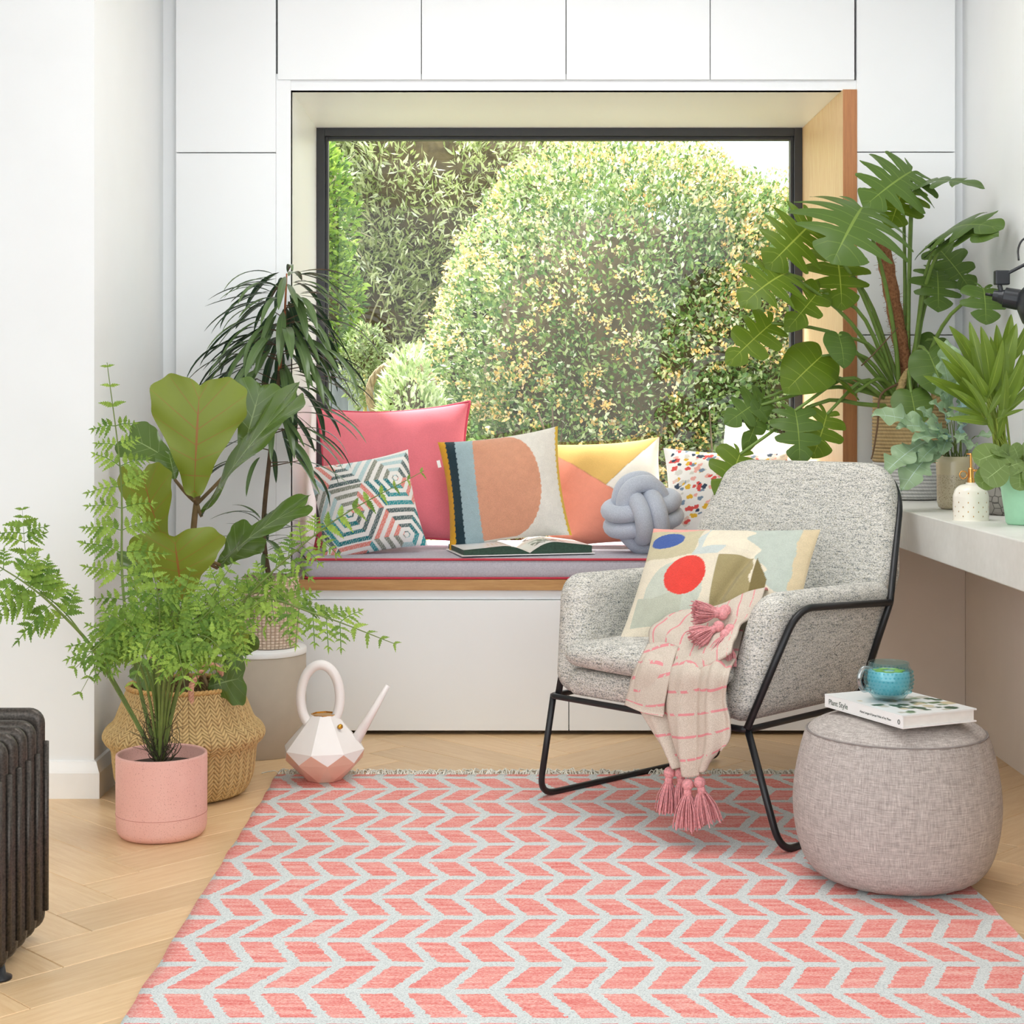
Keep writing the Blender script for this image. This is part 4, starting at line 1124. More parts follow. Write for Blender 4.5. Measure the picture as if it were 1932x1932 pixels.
# ---------------------------------------------------------------- open book on the mattress
OB = P(962, 1056, 4.78); OB.z = ZM + 0.001
ob = empty('open_book', OB, 'open illustrated book with dark green page edges on the mattress', 'book')
obx = Vector((0.965, -0.26, 0)).normalized()
obx = Vector((0.972, 0.235, 0)).normalized(); oby = Vector((-obx.y, obx.x, 0))
M['greenedge'] = plain('green_page_edge', '#2D4A3A', 0.6, var=0.25, scale=200)
SPX = 0.005; OBD = 0.225
sp0 = Vector((0.066, 4.688, OB.z))
def obp(a, b, z): return sp0 + obx * a + oby * b + Vector((0, 0, z))
def page_profile(side, q):
    """height of the page block at distance fraction q from the gutter"""
    return 0.006 + 0.040 * (math.sin(min(1, q * 2.2) * PI / 2)) * (1 - 0.55 * q)
for side, wd, hs in ((-1, 0.200, 0.75), (1, 0.190, 1.0)):
    nq = 24; top_ = []; bot = []
    for i in range(nq + 1):
        q = i / nq; top_.append((side * wd * q, page_profile(side, q) * hs)); bot.append((side * wd * q, 0.004))
    m = MB(); verts = []
    for b in (0, OBD):
        for a, z in top_: verts.append(obp(a, b, z))
        for a, z in bot: verts.append(obp(a, b, z))
    k = 2 * (nq + 1); fs = []
    for i in range(nq):
        fs.append((i, i+1, k//2+i+1, k//2+i)); fs.append((k+i, k+k//2+i, k+k//2+i+1, k+i+1))
    fs.append((nq, k+nq, k+k//2+nq, k//2+nq))
    m.add(verts, fs); m.build('page_block', M['greenedge'], ob)
    vs = []; cc = []; nb = 30; nr_ = 60
    r3 = random.Random(3 + side)
    for j in range(nb + 1):
        for i in range(nr_ + 1):
            q = i / nr_; b = j / nb
            vs.append(obp(side * wd * q, OBD * b, page_profile(side, q) * hs + 0.0006))
            c = flat('#F4F4F2')
            if side < 0:
                e = abs(q - 0.45 + 0.25 * b); 
                if 0.2 < b < 0.5 and 0.25 < q < 0.6 and (int(q * 60 + b * 9) % 4 == 0): c = flat('#E4D3B4')
                if 0.55 < b < 0.85 and 0.5 < q < 0.8 and mnoise.noise(Vector((q * 14, b * 14, 0))) > 0.1: c = flat('#DFE3E4')
            else:
                if ((q - 0.32) / 0.2) ** 2 + ((b - 0.84) / 0.12) ** 2 < 1 and abs(((q - 0.32) / 0.2) ** 2 + ((b - 0.84) / 0.12) ** 2 - 0.7) < 0.25: c = flat('#6A5A60')
                if 0.15 < b < 0.55 and 0.12 < q < 0.62 and mnoise.noise(Vector((q * 16, b * 10, 2))) > -0.02: c = flat(['#4F6B56', '#7E8F84', '#57505A', '#A9B2AC'][int(q * 37 + b * 23) % 4])
            cc.append(c)
    m = MB(); m.add(vs, grid_faces(nr_, nb)); m.build('page', M['print'], ob, smooth=True, colr=cc)
m = MB(); obox(m, sp0, -0.207, 0, -0.005, OBD + 0.005, 0, 0.003, obx, oby); obox(m, sp0, 0, 0.199, -0.005, OBD + 0.005, 0.0, 0.003, obx, oby)
m.build('cover', M['bookwhite'], ob, bevel=0.0008)
# ---------------------------------------------------------------- draped throw with tassels
t = NT('striped_throw'); uvn = t.node('ShaderNodeUVMap'); sp = t.node('ShaderNodeSeparateXYZ'); t.link(uvn.outputs[0], sp.inputs[0])
nz = t.noise(t.coords('Object'), 600, 2); nb = t.noise(t.coords('Object'), 60, 2)
fr = t.math('FRACT', t.math('ADD', t.math('MULTIPLY', sp.outputs[1], 7.0), t.math('MULTIPLY', sp.outputs[0], 0.5)))
stp = t.math('MULTIPLY', t.math('MULTIPLY', t.math('GREATER_THAN', fr, 0.45), t.math('LESS_THAN', fr, 0.56)), t.math('GREATER_THAN', nb, 0.43))
base = t.ramp(nz, [(0.3, lin('#BFB0A0')), (0.7, lin('#DDD1C3'))])
t.color(t.mix(stp, base, lin('#DE8F92'))); t.rough(0.95); t.bump(nz, 0.4, 0.001); M['throw'] = t.mat
throw = empty('throw_blanket', chairpt(1300, 1290, -0.04), 'cream throw with pink stripes and tassels draped over the armchair', 'blanket')
def surf(rows, nu, nv, fold_amp, fold_n, ph=0.0):
    """bicubic sheet through rows of points with soft folds added along its normal"""
    cols_ = [catmull(r, nu) for r in rows]
    G = [catmull([cols_[j][i] for j in range(len(rows))], nv) for i in range(nu + 1)]
    vs = []; uv = []
    for j in range(nv + 1):
        for i in range(nu + 1):
            p = G[i][j]
            du = G[min(i+1, nu)][j] - G[max(i-1, 0)][j]; dv = G[i][min(j+1, nv)] - G[i][max(j-1, 0)]
            nrm = du.cross(dv); nrm = nrm.normalized() if nrm.length > 1e-9 else Vector((0, -1, 0))
            q = i / nu
            a = fold_amp * (math.sin(q * fold_n * 2 * PI + ph + 1.2 * math.sin(j / nv * 3)) + 0.4 * math.sin(q * fold_n * 4.3 * PI + ph * 2)) * min(1, 0.35 + j / nv)
            vs.append(p + nrm * a); uv.append((q, j / nv))
    return vs, uv, grid_faces(nu, nv)
def rowpts(r): return [chairpt(x, y, v) for x, y, v in r]
hang = [[(1262, 1178, .09), (1305, 1176, .09), (1350, 1182, .09), (1402, 1190, .09)],
        [(1238, 1202, .06), (1285, 1210, .05), (1340, 1222, .045), (1392, 1232, .04)],
        [(1205, 1240, -.055), (1262, 1256, -.055), (1325, 1262, -.06), (1376, 1268, -.06)],
        [(1183, 1300, -.062), (1250, 1312, -.064), (1318, 1318, -.066), (1368, 1318, -.064)],
        [(1205, 1342, -.058), (1255, 1360, -.066), (1316, 1368, -.07), (1376, 1362, -.066)],
        [(1246, 1400, -.060), (1268, 1408, -.066), (1314, 1418, -.072), (1372, 1402, -.066)],
        [(1272, 1446, -.060), (1284, 1450, -.064), (1310, 1466, -.07), (1342, 1432, -.066)]]
vs, uv, fc = surf([rowpts(r) for r in hang], 44, 60, 0.0105, 3.1, 0.4)
m = MB(); m.add(vs, fc); o = m.build('hanging_end', M['throw'], throw, smooth=True, uv=uv)
sd = o.modifiers.new('thickness', 'SOLIDIFY'); sd.thickness = 0.004
flap = [[(1222, 1214, -.02), (1200, 1260, -.062), (1182, 1312, -.072), (1178, 1330, -.072)],
        [(1250, 1212, -.02), (1232, 1272, -.068), (1216, 1330, -.078), (1214, 1344, -.078)],
        [(1280, 1220, -.02), (1262, 1280, -.070), (1250, 1338, -.080), (1250, 1352, -.080)]]
vs, uv, fc = surf([rowpts(r) for r in flap], 30, 20, 0.003, 1.0, 0.0)
uv = [(b, 0.30 + a * 0.45) for a, b in uv]
m = MB(); m.add(vs, fc); o = m.build('corner_flap', M['throw'], throw, smooth=True, uv=uv); sd = o.modifiers.new('thickness', 'SOLIDIFY'); sd.thickness = 0.004
roll = [[(1228, 1225, 0.000), (1230, 1192, 0.040), (1262, 1162, 0.075), (1300, 1158, 0.105)],
        [(1262, 1262, -.045), (1275, 1205, 0.010), (1310, 1170, 0.065), (1340, 1152, 0.115)],
        [(1300, 1268, -.055), (1322, 1210, 0.010), (1350, 1165, 0.075), (1378, 1140, 0.145)],
        [(1345, 1245, -.05), (1368, 1205, 0.020), (1396, 1152, 0.095), (1415, 1122, 0.185)],
        [(1375, 1225, -.03), (1400, 1190, 0.040), (1430, 1140, 0.125), (1450, 1118, 0.215)]]
vs, uv, fc = surf([rowpts(r) for r in roll], 40, 44, 0.008, 1.7, 1.1)
m = MB(); m.add(vs, fc); o = m.build('gathered_fold', M['throw'], throw, smooth=True, uv=uv); sd = o.modifiers.new('thickness', 'SOLIDIFY'); sd.thickness = 0.006
M['tassel'] = plain('dusty_pink_cotton', '#E09A9C', 0.9, var=0.22, scale=220, bump=0.4)
def tassel(top, dirv, L, wid, seed):
    r = random.Random(seed); d = Vector(dirv).normalized(); m = MB()
    s = Vector((0, 0, 1)).cross(d); s = s.normalized() if s.length > 0.05 else Vector((1, 0, 0)); b = d.cross(s)
    m.sphere(top + d * 0.0115, 0.0130, 12, 8); m.tube([top + d * 0.020, top + d * 0.036], [0.0085, 0.0095], 10)
    for i in range(95):
        a = r.uniform(0, 2 * PI); q = math.sqrt(r.random()); e = s * math.cos(a) * q + b * math.sin(a) * q
        p0 = top + d * 0.030 + e * 0.007; p2 = top + d * (L * r.uniform(0.9, 1.03)) + e * wid * 1.25; p1 = top + d * (0.03 + (L - 0.03) * 0.45) + e * wid * 1.0 + Vector((r.gauss(0, .001), r.gauss(0, .001), 0))
        m.tube(catmull([p0, p1, p2], 4), 0.0012, 4, cap=False)
    m.lathe([(0.006, 0), (0.0075, 0.002), (wid * 0.5, -0.02)], (0, 0, 0), 4) if False else None
    m.build('tassel', M['tassel'], throw, smooth=True)
for i, (px, py, v, tilt, L, wd) in enumerate([(1264, 1448, -.060, -0.10, 0.100, 0.022), (1284, 1449, -.050, 0.05, 0.082, 0.018), (1298, 1470, -.075, -0.03, 0.108, 0.027), (1318, 1466, -.064, 0.22, 0.102, 0.027)]):
    tp_ = chairpt(px, py, v); tassel(tp_, (tilt, 0, -1), L, wd, 40 + i)
    m = MB(); m.tube([tp_ + Vector((0, 0, 0.002)), tp_ + Vector((-0.004 * tilt, 0.002, 0.022))], 0.0012, 5); m.build('tassel_cord', M['tassel'], throw)
for i, (px, py, v, dx, dy, dz) in enumerate([(1378, 1150, .075, -0.9, -0.1, -0.12), (1364, 1178, .040, -0.8, -0.3, -0.35), (1382, 1180, .035, -0.45, -0.35, -0.7), (1372, 1160, .065, -0.85, -0.2, 0.1), (1370, 1188, .02, -0.12, -0.35, -0.9)]):
    tassel(chairpt(px, py, v), (dx, dy, dz), 0.080, 0.022, 60 + i)

# ---------------------------------------------------------------- pots, baskets and stands
def woven(name, root, prof, c, nu, per, rows, c_lo, c_hi, mat, nv=110, depth=0.0025, style='twill', band=None):
    """woven basket wall: strands modelled in the surface; prof is (radius, height)"""
    pr = catmull([Vector((a, b, 0)) for a, b in prof], nv); c = Vector(c)
    arc = [0.0]
    for i in range(1, len(pr)): arc.append(arc[-1] + (pr[i] - pr[i-1]).length)
    T = arc[-1]; vs = []; cc = []
    lo = np.array(lin(c_lo)); hi = np.array(lin(c_hi))
    for j, p in enumerate(pr):
        tq = arc[j] / T
        for i in range(nu):
            a = 2 * PI * i / nu; u = i / nu * per; vv = tq * rows
            if style == 'twill':
                tri_ = abs((u * 0.5) % 1.0 - 0.5) * 2
                s = (vv + tri_ * 1.6) % 1.0; hgt = math.sin(s * PI) ** 0.6
                edge = abs((u) % 1.0 - 0.5) * 2; hgt *= 1 - 0.55 * max(0, edge - 0.72) / 0.28
            elif style == 'rope':
                s = vv % 1.0; hgt = math.sin(s * PI) ** 0.7; s2 = (u + vv * 0.5 + s * 0.6) % 1.0; hgt *= 0.72 + 0.28 * math.sin(s2 * PI)
            else:
                cell = (int(u) + int(vv)) % 2; hgt = math.sin((u % 1) * PI) ** 0.6 * math.sin((vv % 1) * PI) ** 0.6 * (1.0 if cell else 0.75)
            nse = 0.5 + 0.5 * mnoise.noise(Vector((u * 0.9, vv * 0.9, 3)))
            r = p.x + depth * (hgt - 0.5)
            vs.append((c.x + r * math.cos(a), c.y + r * math.sin(a), c.z + p.y))
            k = max(0, min(1, 0.25 * nse + 0.85 * hgt - 0.1)); colr = lo + (hi - lo) * k
            if band is not None: colr = band(tq, k, colr)
            cc.append(colr)
    m = MB(); m.add(vs, grid_faces(nu, len(pr) - 1, True))
    m.f.append(tuple(range(nu - 1, -1, -1))); m.m.append(0)
    return m.build(name, mat, root, smooth=True, colr=cc)
t = NT('seagrass'); a_n = t.node('ShaderNodeVertexColor', layer_name='Col'); t.color(a_n.outputs[0]); t.rough(0.75); M['weave'] = t.mat
M['soil'] = plain('potting_soil', '#3A3026', 0.95, var=0.4, scale=120, bump=0.6)

def rope_path(pts, mb, r, n=60, strands=3, turns=9):
    base = catmull(pts, n)
    for s in range(strands):
        out = []
        for i, p in enumerate(base):
            tg = (base[min(i+1, n)] - base[max(i-1, 0)]).normalized(); x_ = tg.orthogonal() if i == 0 else x_
            x_ = (x_ - tg * x_.dot(tg)).normalized(); y_ = tg.cross(x_)
            a = 2 * PI * (i / n * turns + s / strands); out.append(p + (x_ * math.cos(a) + y_ * math.sin(a)) * r * 0.6)
        mb.tube(out, r * 0.62, 6)

# belly basket of the fiddle leaf fig
BC = Vector((-0.800, 3.935, 0.0))
basket = empty('belly_basket', BC, 'round seagrass belly basket with rope handles holding the fiddle leaf fig', 'basket')
prof = [(0.130, 0.002), (0.150, 0.012), (0.166, 0.045), (0.172, 0.085), (0.176, 0.118), (0.190, 0.135), (0.196, 0.150), (0.188, 0.168), (0.170, 0.185), (0.157, 0.215), (0.145, 0.245), (0.136, 0.268)]
woven('wall', basket, prof, BC, 480, 72, 28, '#6E4F26', '#E0BF84', M['weave'], 230, 0.0055)
m = MB()
for k_ in range(2):
    m.tube([BC + Vector((0.1365 * math.cos(a), 0.1365 * math.sin(a), 0.268)) + Vector((math.cos(a) * math.cos(40 * a + k_ * PI), math.sin(a) * math.cos(40 * a + k_ * PI), math.sin(40 * a + k_ * PI))) * 0.003 for a in [2*PI*i/240 for i in range(240)]], 0.0042, 6, closed=True)
m.build('rim', plain('seagrass_rim', '#C39A5E', 0.8, var=0.2, scale=120), basket, smooth=True)
M['pinkrope'] = plain('pink_rope', '#CE9A80', 0.85, var=0.2, scale=150)
for a0 in (-0.9, 2.2):
    c1 = BC + Vector((0.130 * math.cos(a0), 0.130 * math.sin(a0), 0.25)); tn = Vector((-math.sin(a0), math.cos(a0), 0))
    m = MB(); rope_path([c1 - tn * 0.048 + Vector((0, 0, -0.01)), c1 - tn * 0.045 + Vector((0, 0, 0.045)), c1 + Vector((0, 0, 0.085)), c1 + tn * 0.045 + Vector((0, 0, 0.045)), c1 + tn * 0.048 + Vector((0, 0, -0.01))], m, 0.0065); m.build('handle', M['pinkrope'], basket, smooth=True)
m = MB(); m.lathe([(0.0, 0.222), (0.142, 0.222)], BC, 32); m.build('soil', M['soil'], basket)

# pink cylinder pot
FP = Vector((-0.774, 3.556, 0.0))
t = NT('pink_stoneware'); n1 = t.noise(t.coords('Object'), 420, 2); n2 = t.noise(t.coords('Object'), 8, 2)
t.color(t.mix(t.math('LESS_THAN', n1, 0.36), t.ramp(n2, [(0.3, lin('#E7AFA3')), (0.7, lin('#EDBBB0'))]), lin('#CC9388'))); t.rough(0.6); t.bump(n1, 0.15, 0.0008)
fpot = empty('pink_pot', FP, 'speckled pink stoneware cylinder pot holding the fern', 'pot')
prof = [(0.0, 0.0), (0.078, 0.0), (0.090, 0.003), (0.0965, 0.011), (0.0995, 0.022), (0.1003, 0.055), (0.1007, 0.178), (0.1000, 0.182), (0.0975, 0.1835), (0.0945, 0.182), (0.0935, 0.178), (0.0935, 0.150)]
m = MB(); m.lathe(prof, FP, 72); m.build('body', t.mat, fpot, smooth=True)
m = MB(); m.tube([FP + Vector((0.1005 * math.cos(a), 0.1005 * math.sin(a), 0.052)) for a in [2*PI*i/72 for i in range(72)]], 0.0006, 5, closed=True); m.build('seam', plain('pot_seam', '#C9897C', 0.7), fpot)
m = MB(); m.lathe([(0.0, 0.158), (0.05, 0.156), (0.0934, 0.152)], FP, 40); m.build('soil', M['soil'], fpot)

# pedestal with rounded top and the woven pot on it
PD = Vector((-0.690, 4.425, 0.0))
ped = empty('pedestal', PD, 'beige cylindrical stand with a white top under the woven pot', 'stand')
m = MB(); m.lathe([(0.0, 0.0), (0.127, 0.0), (0.128, 0.002), (0.128, 0.274)], PD, 64); m.build('drum', plain('beige_card', '#B9AB99', 0.7, var=0.03), ped, smooth=True)
m = MB(); m.lathe([(0.129, 0.273), (0.1295, 0.275), (0.1295, 0.287), (0.128, 0.2895), (0.0, 0.290)], PD, 64); m.build('top', M['bookwhite'], ped, smooth=True)
WP = Vector((-0.660, 4.42, 0.2905))
wpot = empty('woven_pot', WP, 'cream woven paper pot on the beige stand', 'pot')
woven('wall', wpot, [(0.070, 0.001), (0.076, 0.02), (0.080, 0.08), (0.080, 0.14), (0.077, 0.196)], WP, 240, 40, 24, '#A98E76', '#EFDCC8', M['weave'], 120, 0.004, 'check')
m = MB(); m.lathe([(0.0, 0.17), (0.0765, 0.17)], WP, 30); m.build('soil', M['soil'], wpot)

# ---------------------------------------------------------------- watering can
WC = Vector((-0.468, 4.055, 0.0068))
can = empty('watering_can', WC, 'white faceted watering can with a peach base and ring handle', 'watering can')
t_w = plain('can_white', '#F6F0EC', 0.35, var=0.01); t_p = plain('can_peach', '#EDBFA9', 0.4, var=0.02)
def ringp(r, z, n, off): return [WC + Vector((r * math.cos(2*PI*(i+off)/n), r * math.sin(2*PI*(i+off)/n), z)) for i in range(n)]
N8 = 8; offa = 0.25
topr = ringp(0.033, 0.166, N8, offa + 0.5); A1 = ringp(0.106, 0.080, N8, offa + 0.5); B1_ = ringp(0.098, 0.052, N8, offa); bot_ = ringp(0.045, 0.0, N8, offa + 0.5)
m = MB(); m.v = [tuple(p) for p in topr + A1 + B1_ + bot_]; fs = []; mi = []
for i in range(N8):
    j = (i + 1) % N8
    fs.append((i, 8 + i, 8 + j, j)); mi.append(0)                       # white upper facets
    fs.append((8 + i, 16 + j, 8 + j)); mi.append(0)                      # white points dipping to the girdle
    fs.append((16 + i, 24 + i, 8 + i)) if False else None
    fs.append((16 + i, 24 + i, 16 + j, 8 + i)); mi.append(1)
    fs.append((24 + i, 24 + j, 16 + j)); mi.append(1)
fs.append(tuple(24 + i for i in range(N8 - 1, -1, -1))); mi.append(1)
m.f = fs; m.m = mi; m.build('body', [t_w, t_p], can, bevel=0.0015)
M['brass'] = plain('brass', '#D9A441', 0.25, metal=1.0, var=0.05)
m = MB(); m.lathe([(0.0, 0.160), (0.0305, 0.161), (0.0305, 0.1675), (0.0335, 0.1675), (0.0335, 0.1655)], WC, 8)
m.v = [tuple(Vector(p)) for p in m.v]; m.build('brass_opening', M['brass'], can)
hc = WC + Vector((-0.010, 0, 0.208)); pts = []
for i in range(41):
    a = math.radians(-118 - 0) + math.radians(-302 + 8) * i / 40
    pts.append(hc + Vector((0.050 * math.cos(a), 0.004 * math.sin(a), 0.083 * math.sin(a))))
m = MB(); m.tube(pts, 0.0125, 14); m.build('handle', t_w, can, smooth=True)
m = MB(); m.tube([WC + Vector((0.078, -0.005, 0.095)), WC + Vector((0.120, -0.006, 0.165)), WC + Vector((0.163, -0.006, 0.240))], [0.0145, 0.010, 0.0065], 14); m.build('spout', t_w, can, smooth=True)
m = MB(); m.tube([WC + Vector((0.042, -0.036, 0.140)), WC + Vector((0.047, -0.042, 0.143))], 0.0062, 12); m.build('brass_rivet', M['brass'], can, smooth=True)

# ---------------------------------------------------------------- oil filled radiator at the left edge
t = NT('hammered_bronze'); n1 = t.noise(t.coords('Object'), 260, 2); t.color(t.ramp(n1, [(0.3, lin('#3B3733')), (0.7, lin('#5A534C'))])); t.rough(0.4); t.bsdf.inputs['Metallic'].default_value = 0.6; t.bump(n1, 0.3, 0.001)
rad = empty('radiator', (-0.92, 2.78, 0), 'dark bronze oil filled column radiator at the left edge', 'radiator')
for i in range(6):
    yy = 2.649 + 0.053 * i - 0.053; z1 = 0.402 + (0.012 if i >= 5 else 0)
    xr = -0.833
    poly = round_poly([(xr - 0.17, 0.014), (xr, 0.014), (xr, z1), (xr - 0.17, z1)], [0.03, 0.03, 0.028, 0.028], 6)
    m = MB(); soft_slab(m, poly, 0.026, 0.012, 0.0, lambda a, b, w, yy=yy: Vector((a, yy + w, b)), 4)
    # raised centre rib on each fin edge
    m.tube([(xr + 0.001, yy, 0.05), (xr + 0.0015, yy, z1 - 0.06)], 0.006, 8)
    m.build('fin', t.mat, rad, smooth=True)
for zz in (0.05, 0.36):
    m = MB(); m.tube([(-0.918, 2.58, zz), (-0.918, 2.90, zz)], 0.014, 10); m.build('header_pipe', t.mat, rad, smooth=True)
for fx_, yy in ((-0.848, 2.655), (-0.918, 2.86)):
    m = MB(); m.lathe([(0.0, 0.0), (0.020, 0.0), (0.020, 0.004), (0.010, 0.009), (0.007, 0.030)], (fx_, yy, 0.0), 16); m.build('foot', M['black'], rad, smooth=True)

# ---------------------------------------------------------------- things on the worktop
SB = Vector((1.140, 4.515, ZK + 0.0006))
sbk = empty('seagrass_basket', SB, 'tall seagrass basket with a white rope base on the worktop', 'basket')
def bnd(tq, k, c):
    if tq < 0.36: return np.array(lin('#8E8F90')) + (np.array(lin('#E9E8E4')) - np.array(lin('#8E8F90'))) * k
    return c
woven('wall', sbk, [(0.088, 0.001), (0.096, 0.012), (0.100, 0.06), (0.102, 0.14), (0.102, 0.22), (0.100, 0.292)], SB, 260, 70, 30, '#6E5A38', '#CDB07A', M['weave'], 170, 0.0035, 'rope', bnd)
m = MB(); m.lathe([(0.0, 0.265), (0.0985, 0.265)], SB, 30); m.build('soil', M['soil'], sbk)
M['rope'] = plain('seagrass_rope', '#B49A68', 0.85, var=0.25, scale=150)
m = MB(); rope_path([SB + Vector((-0.052, -0.084, 0.26)), SB + Vector((-0.046, -0.092, 0.32)), SB + Vector((-0.010, -0.080, 0.365)), SB + Vector((0.04, -0.09, 0.33)), SB + Vector((0.055, -0.083, 0.26))], m, 0.010, 60, 3, 10); m.build('handle', M['rope'], sbk, smooth=True)

# jar with the blue star fern
JC = P(1803, 955, 4.07); JC = Vector((1.143, 4.062, ZK + 0.0006))
jar = empty('glazed_jar', JC, 'beige two-tone glazed jar holding the blue star fern', 'jar')
prof = [(0.0, 0.0), (0.034, 0.0), (0.042, 0.006), (0.0455, 0.02), (0.0462, 0.08), (0.0478, 0.118), (0.0465, 0.134), (0.0445, 0.1345), (0.0435, 0.118), (0.043, 0.10)]
t = NT('two_tone_glaze'); tc = t.node('ShaderNodeTexCoord'); sp = t.node('ShaderNodeSeparateXYZ'); t.link(tc.outputs['Object'], sp.inputs[0])
up_ = t.math('GREATER_THAN', sp.outputs[2], 0.088); spk = t.math('GREATER_THAN', t.noise(tc.outputs['Object'], 380, 2), 0.6)
t.color(t.mix(up_, t.mix(spk, lin('#C7B99C'), lin('#8E7B5C')), lin('#CDBE9C'))); t.rough(0.18); M['jar'] = t.mat
m = MB(); m.lathe(prof, JC, 48); m.build('body', M['jar'], jar, smooth=True)
m = MB(); m.lathe([(0.0, 0.118), (0.043, 0.118)], JC, 30); m.build('soil', M['soil'], jar)

# stone pot of the palm
SC = Vector((1.222, 3.865, ZK + 0.0006))
t = NT('crackled_stone'); vo = t.node('ShaderNodeTexVoronoi', feature='DISTANCE_TO_EDGE'); vo.inputs['Scale'].default_value = 45; t.link(t.coords('Object'), vo.inputs['Vector'])
t.color(t.mix(t.math('LESS_THAN', vo.outputs['Distance'], 0.04), t.ramp(t.noise(t.coords('Object'), 14, 4), [(0.3, lin('#7E7A74')), (0.7, lin('#A39E97'))]), lin('#5E5A55'))); t.rough(0.8)
spot = empty('stone_pot', SC, 'grey crackled stone pot holding the palm', 'pot')
m = MB(); m.lathe([(0.0, 0.0), (0.070, 0.0), (0.078, 0.01), (0.083, 0.05), (0.085, 0.115), (0.083, 0.122), (0.078, 0.120), (0.077, 0.10)], SC, 48); m.build('body', t.mat, spot, smooth=True)
m = MB(); m.lathe([(0.0, 0.105), (0.077, 0.105)], SC, 30); m.build('soil', M['soil'], spot)

# mint green pot
GC = Vector((1.150, 3.525, ZK + 0.0006))
gpot = empty('mint_pot', GC, 'mint green tapered plant pot at the right edge', 'pot')
m = MB(); m.lathe([(0.0, 0.0), (0.041, 0.0), (0.044, 0.004), (0.060, 0.112), (0.0608, 0.116), (0.059, 0.118), (0.057, 0.114), (0.055, 0.09)], GC, 56); m.build('body', plain('mint_enamel', '#A9DDB9', 0.55, var=0.03, scale=60, bump=0.05), gpot, smooth=True)
m = MB(); m.lathe([(0.0, 0.098), (0.055, 0.098)], GC, 30); m.build('soil', M['soil'], gpot)

# mister bottle
MS = Vector((1.066, 3.660, ZK + 0.0006))
mis = empty('plant_mister', MS, 'cream ceramic plant mister with gold drops and brass pump', 'plant mister')
prof = [(0.0, 0.0), (0.0385, 0.0), (0.0400, 0.002), (0.0405, 0.045), (0.0395, 0.058), (0.0345, 0.071), (0.024, 0.080), (0.012, 0.0835), (0.0105, 0.086), (0.0, 0.086)]
m = MB(); m.lathe([(max(0, p.x), p.y) for p in catmull([Vector((a, b, 0)) for a, b in prof], 60)], MS, 56); m.build('bottle', plain('cream_glaze', '#F1EBDD', 0.15, var=0.01), mis, smooth=True)
M['gold'] = plain('gold_lustre', '#B98A3E', 0.3, metal=0.9, var=0.3, scale=90)
M['copper'] = plain('copper_pump', '#DFA05A', 0.22, metal=1.0, var=0.05)
m = MB()
for j in range(6):
    for i in range(11):
        a = 2 * PI * (i + 0.5 * (j % 2)) / 11; z = 0.010 + j * 0.0105; r = 0.0406 if z < 0.05 else 0.0402 - (z - 0.05) * 0.16
        e = Vector((math.cos(a), math.sin(a), 0)); s_ = Vector((-math.sin(a), math.cos(a), 0)); c = MS + e * (r + 0.0003) + Vector((0, 0, z))
        dr = [c + s_ * (0.0011 * math.sin(q)) * (1.0 if q < PI else 1.0) + Vector((0, 0, 0.0016 * math.cos(q) * (1.5 if math.cos(q) > 0 else 1.0))) for q in [2*PI*k/8 for k in range(8)]]
        m.add(dr, [tuple(range(7, -1, -1))])
m.build('gold_drops', M['gold'], mis)
m = MB(); m.lathe([(0.0, 0.085), (0.0085, 0.085), (0.0085, 0.095), (0.0065, 0.097), (0.0065, 0.118), (0.0050, 0.120), (0.0028, 0.121), (0.0028, 0.150), (0.0105, 0.1505), (0.0105, 0.1535), (0.0, 0.1545)], MS, 24); m.build('pump', M['copper'], mis, smooth=False)
m = MB(); q0 = MS + Vector((-0.010, -0.004, 0.104)); m.tube([q0 + Vector((-0.0085 + 0.0085 * math.cos(a), 0, 0.0085 * math.sin(a))) for a in [2*PI*i/24 for i in range(24)]], 0.0016, 8, closed=True); m.build('finger_ring', M['copper'], mis, smooth=True)
m = MB(); m.tube([MS + Vector((0, 0, 0.114)), MS + Vector((0.013, -0.006, 0.114))], 0.0028, 8); m.build('nozzle', M['copper'], mis, smooth=True)

# wall lamp, cut by the right edge of the picture
LD = 3.72
lamp = empty('wall_lamp', (XR, LD, 1.30), 'black jointed lamp with a dome shade at the right edge', 'lamp')
hp = P(1900, 557, LD)
ax_l = Vector((0.86, -0.40, -0.20)).normalized()
def latheaxis(m, prof, o, axis, n=28):
    q = axis.to_track_quat('Z', 'X'); mm = MB(); mm.lathe(prof, (0, 0, 0), n)
    m.add([o + q @ Vector(p) for p in mm.v], mm.f)
o0 = P(1884, 559, LD)
M['lampblack'] = plain('lamp_black', '#2A2D31', 0.35, var=0.1, metal=0.2)
m = MB(); latheaxis(m, [(0.0, -0.012), (0.012, -0.012), (0.014, 0.0), (0.017, 0.008), (0.018, 0.012), (0.0235, 0.014), (0.0245, 0.045), (0.022, 0.052), (0.0, 0.052)], o0, ax_l); m.build('lamp_holder', M['lampblack'], lamp, smooth=False)
m = MB(); latheaxis(m, [(0.021, 0.046), (0.028, 0.050), (0.052, 0.066), (0.066, 0.090), (0.075, 0.130), (0.077, 0.150), (0.075, 0.150), (0.064, 0.092), (0.050, 0.069), (0.024, 0.053)], o0, ax_l, 48); m.build('shade', M['lampblack'], lamp, smooth=True)
m = MB(); m.tube([o0 - ax_l * 0.010, o0 - ax_l * 0.030], [0.0030, 0.0036], 10); m.build('switch', M['black'], lamp, smooth=True)
m = MB(); a1 = P(1887, 523, LD); a2 = P(1932, 500, LD - 0.02); a3 = Vector((XR - 0.02, LD - 0.1, EYE + 0.43))
m.tube([P(1884, 535, LD), a1, a2, a3], [0.0035, 0.004, 0.004, 0.004], 10); m.build('arm', M['lampblack'], lamp, smooth=True)
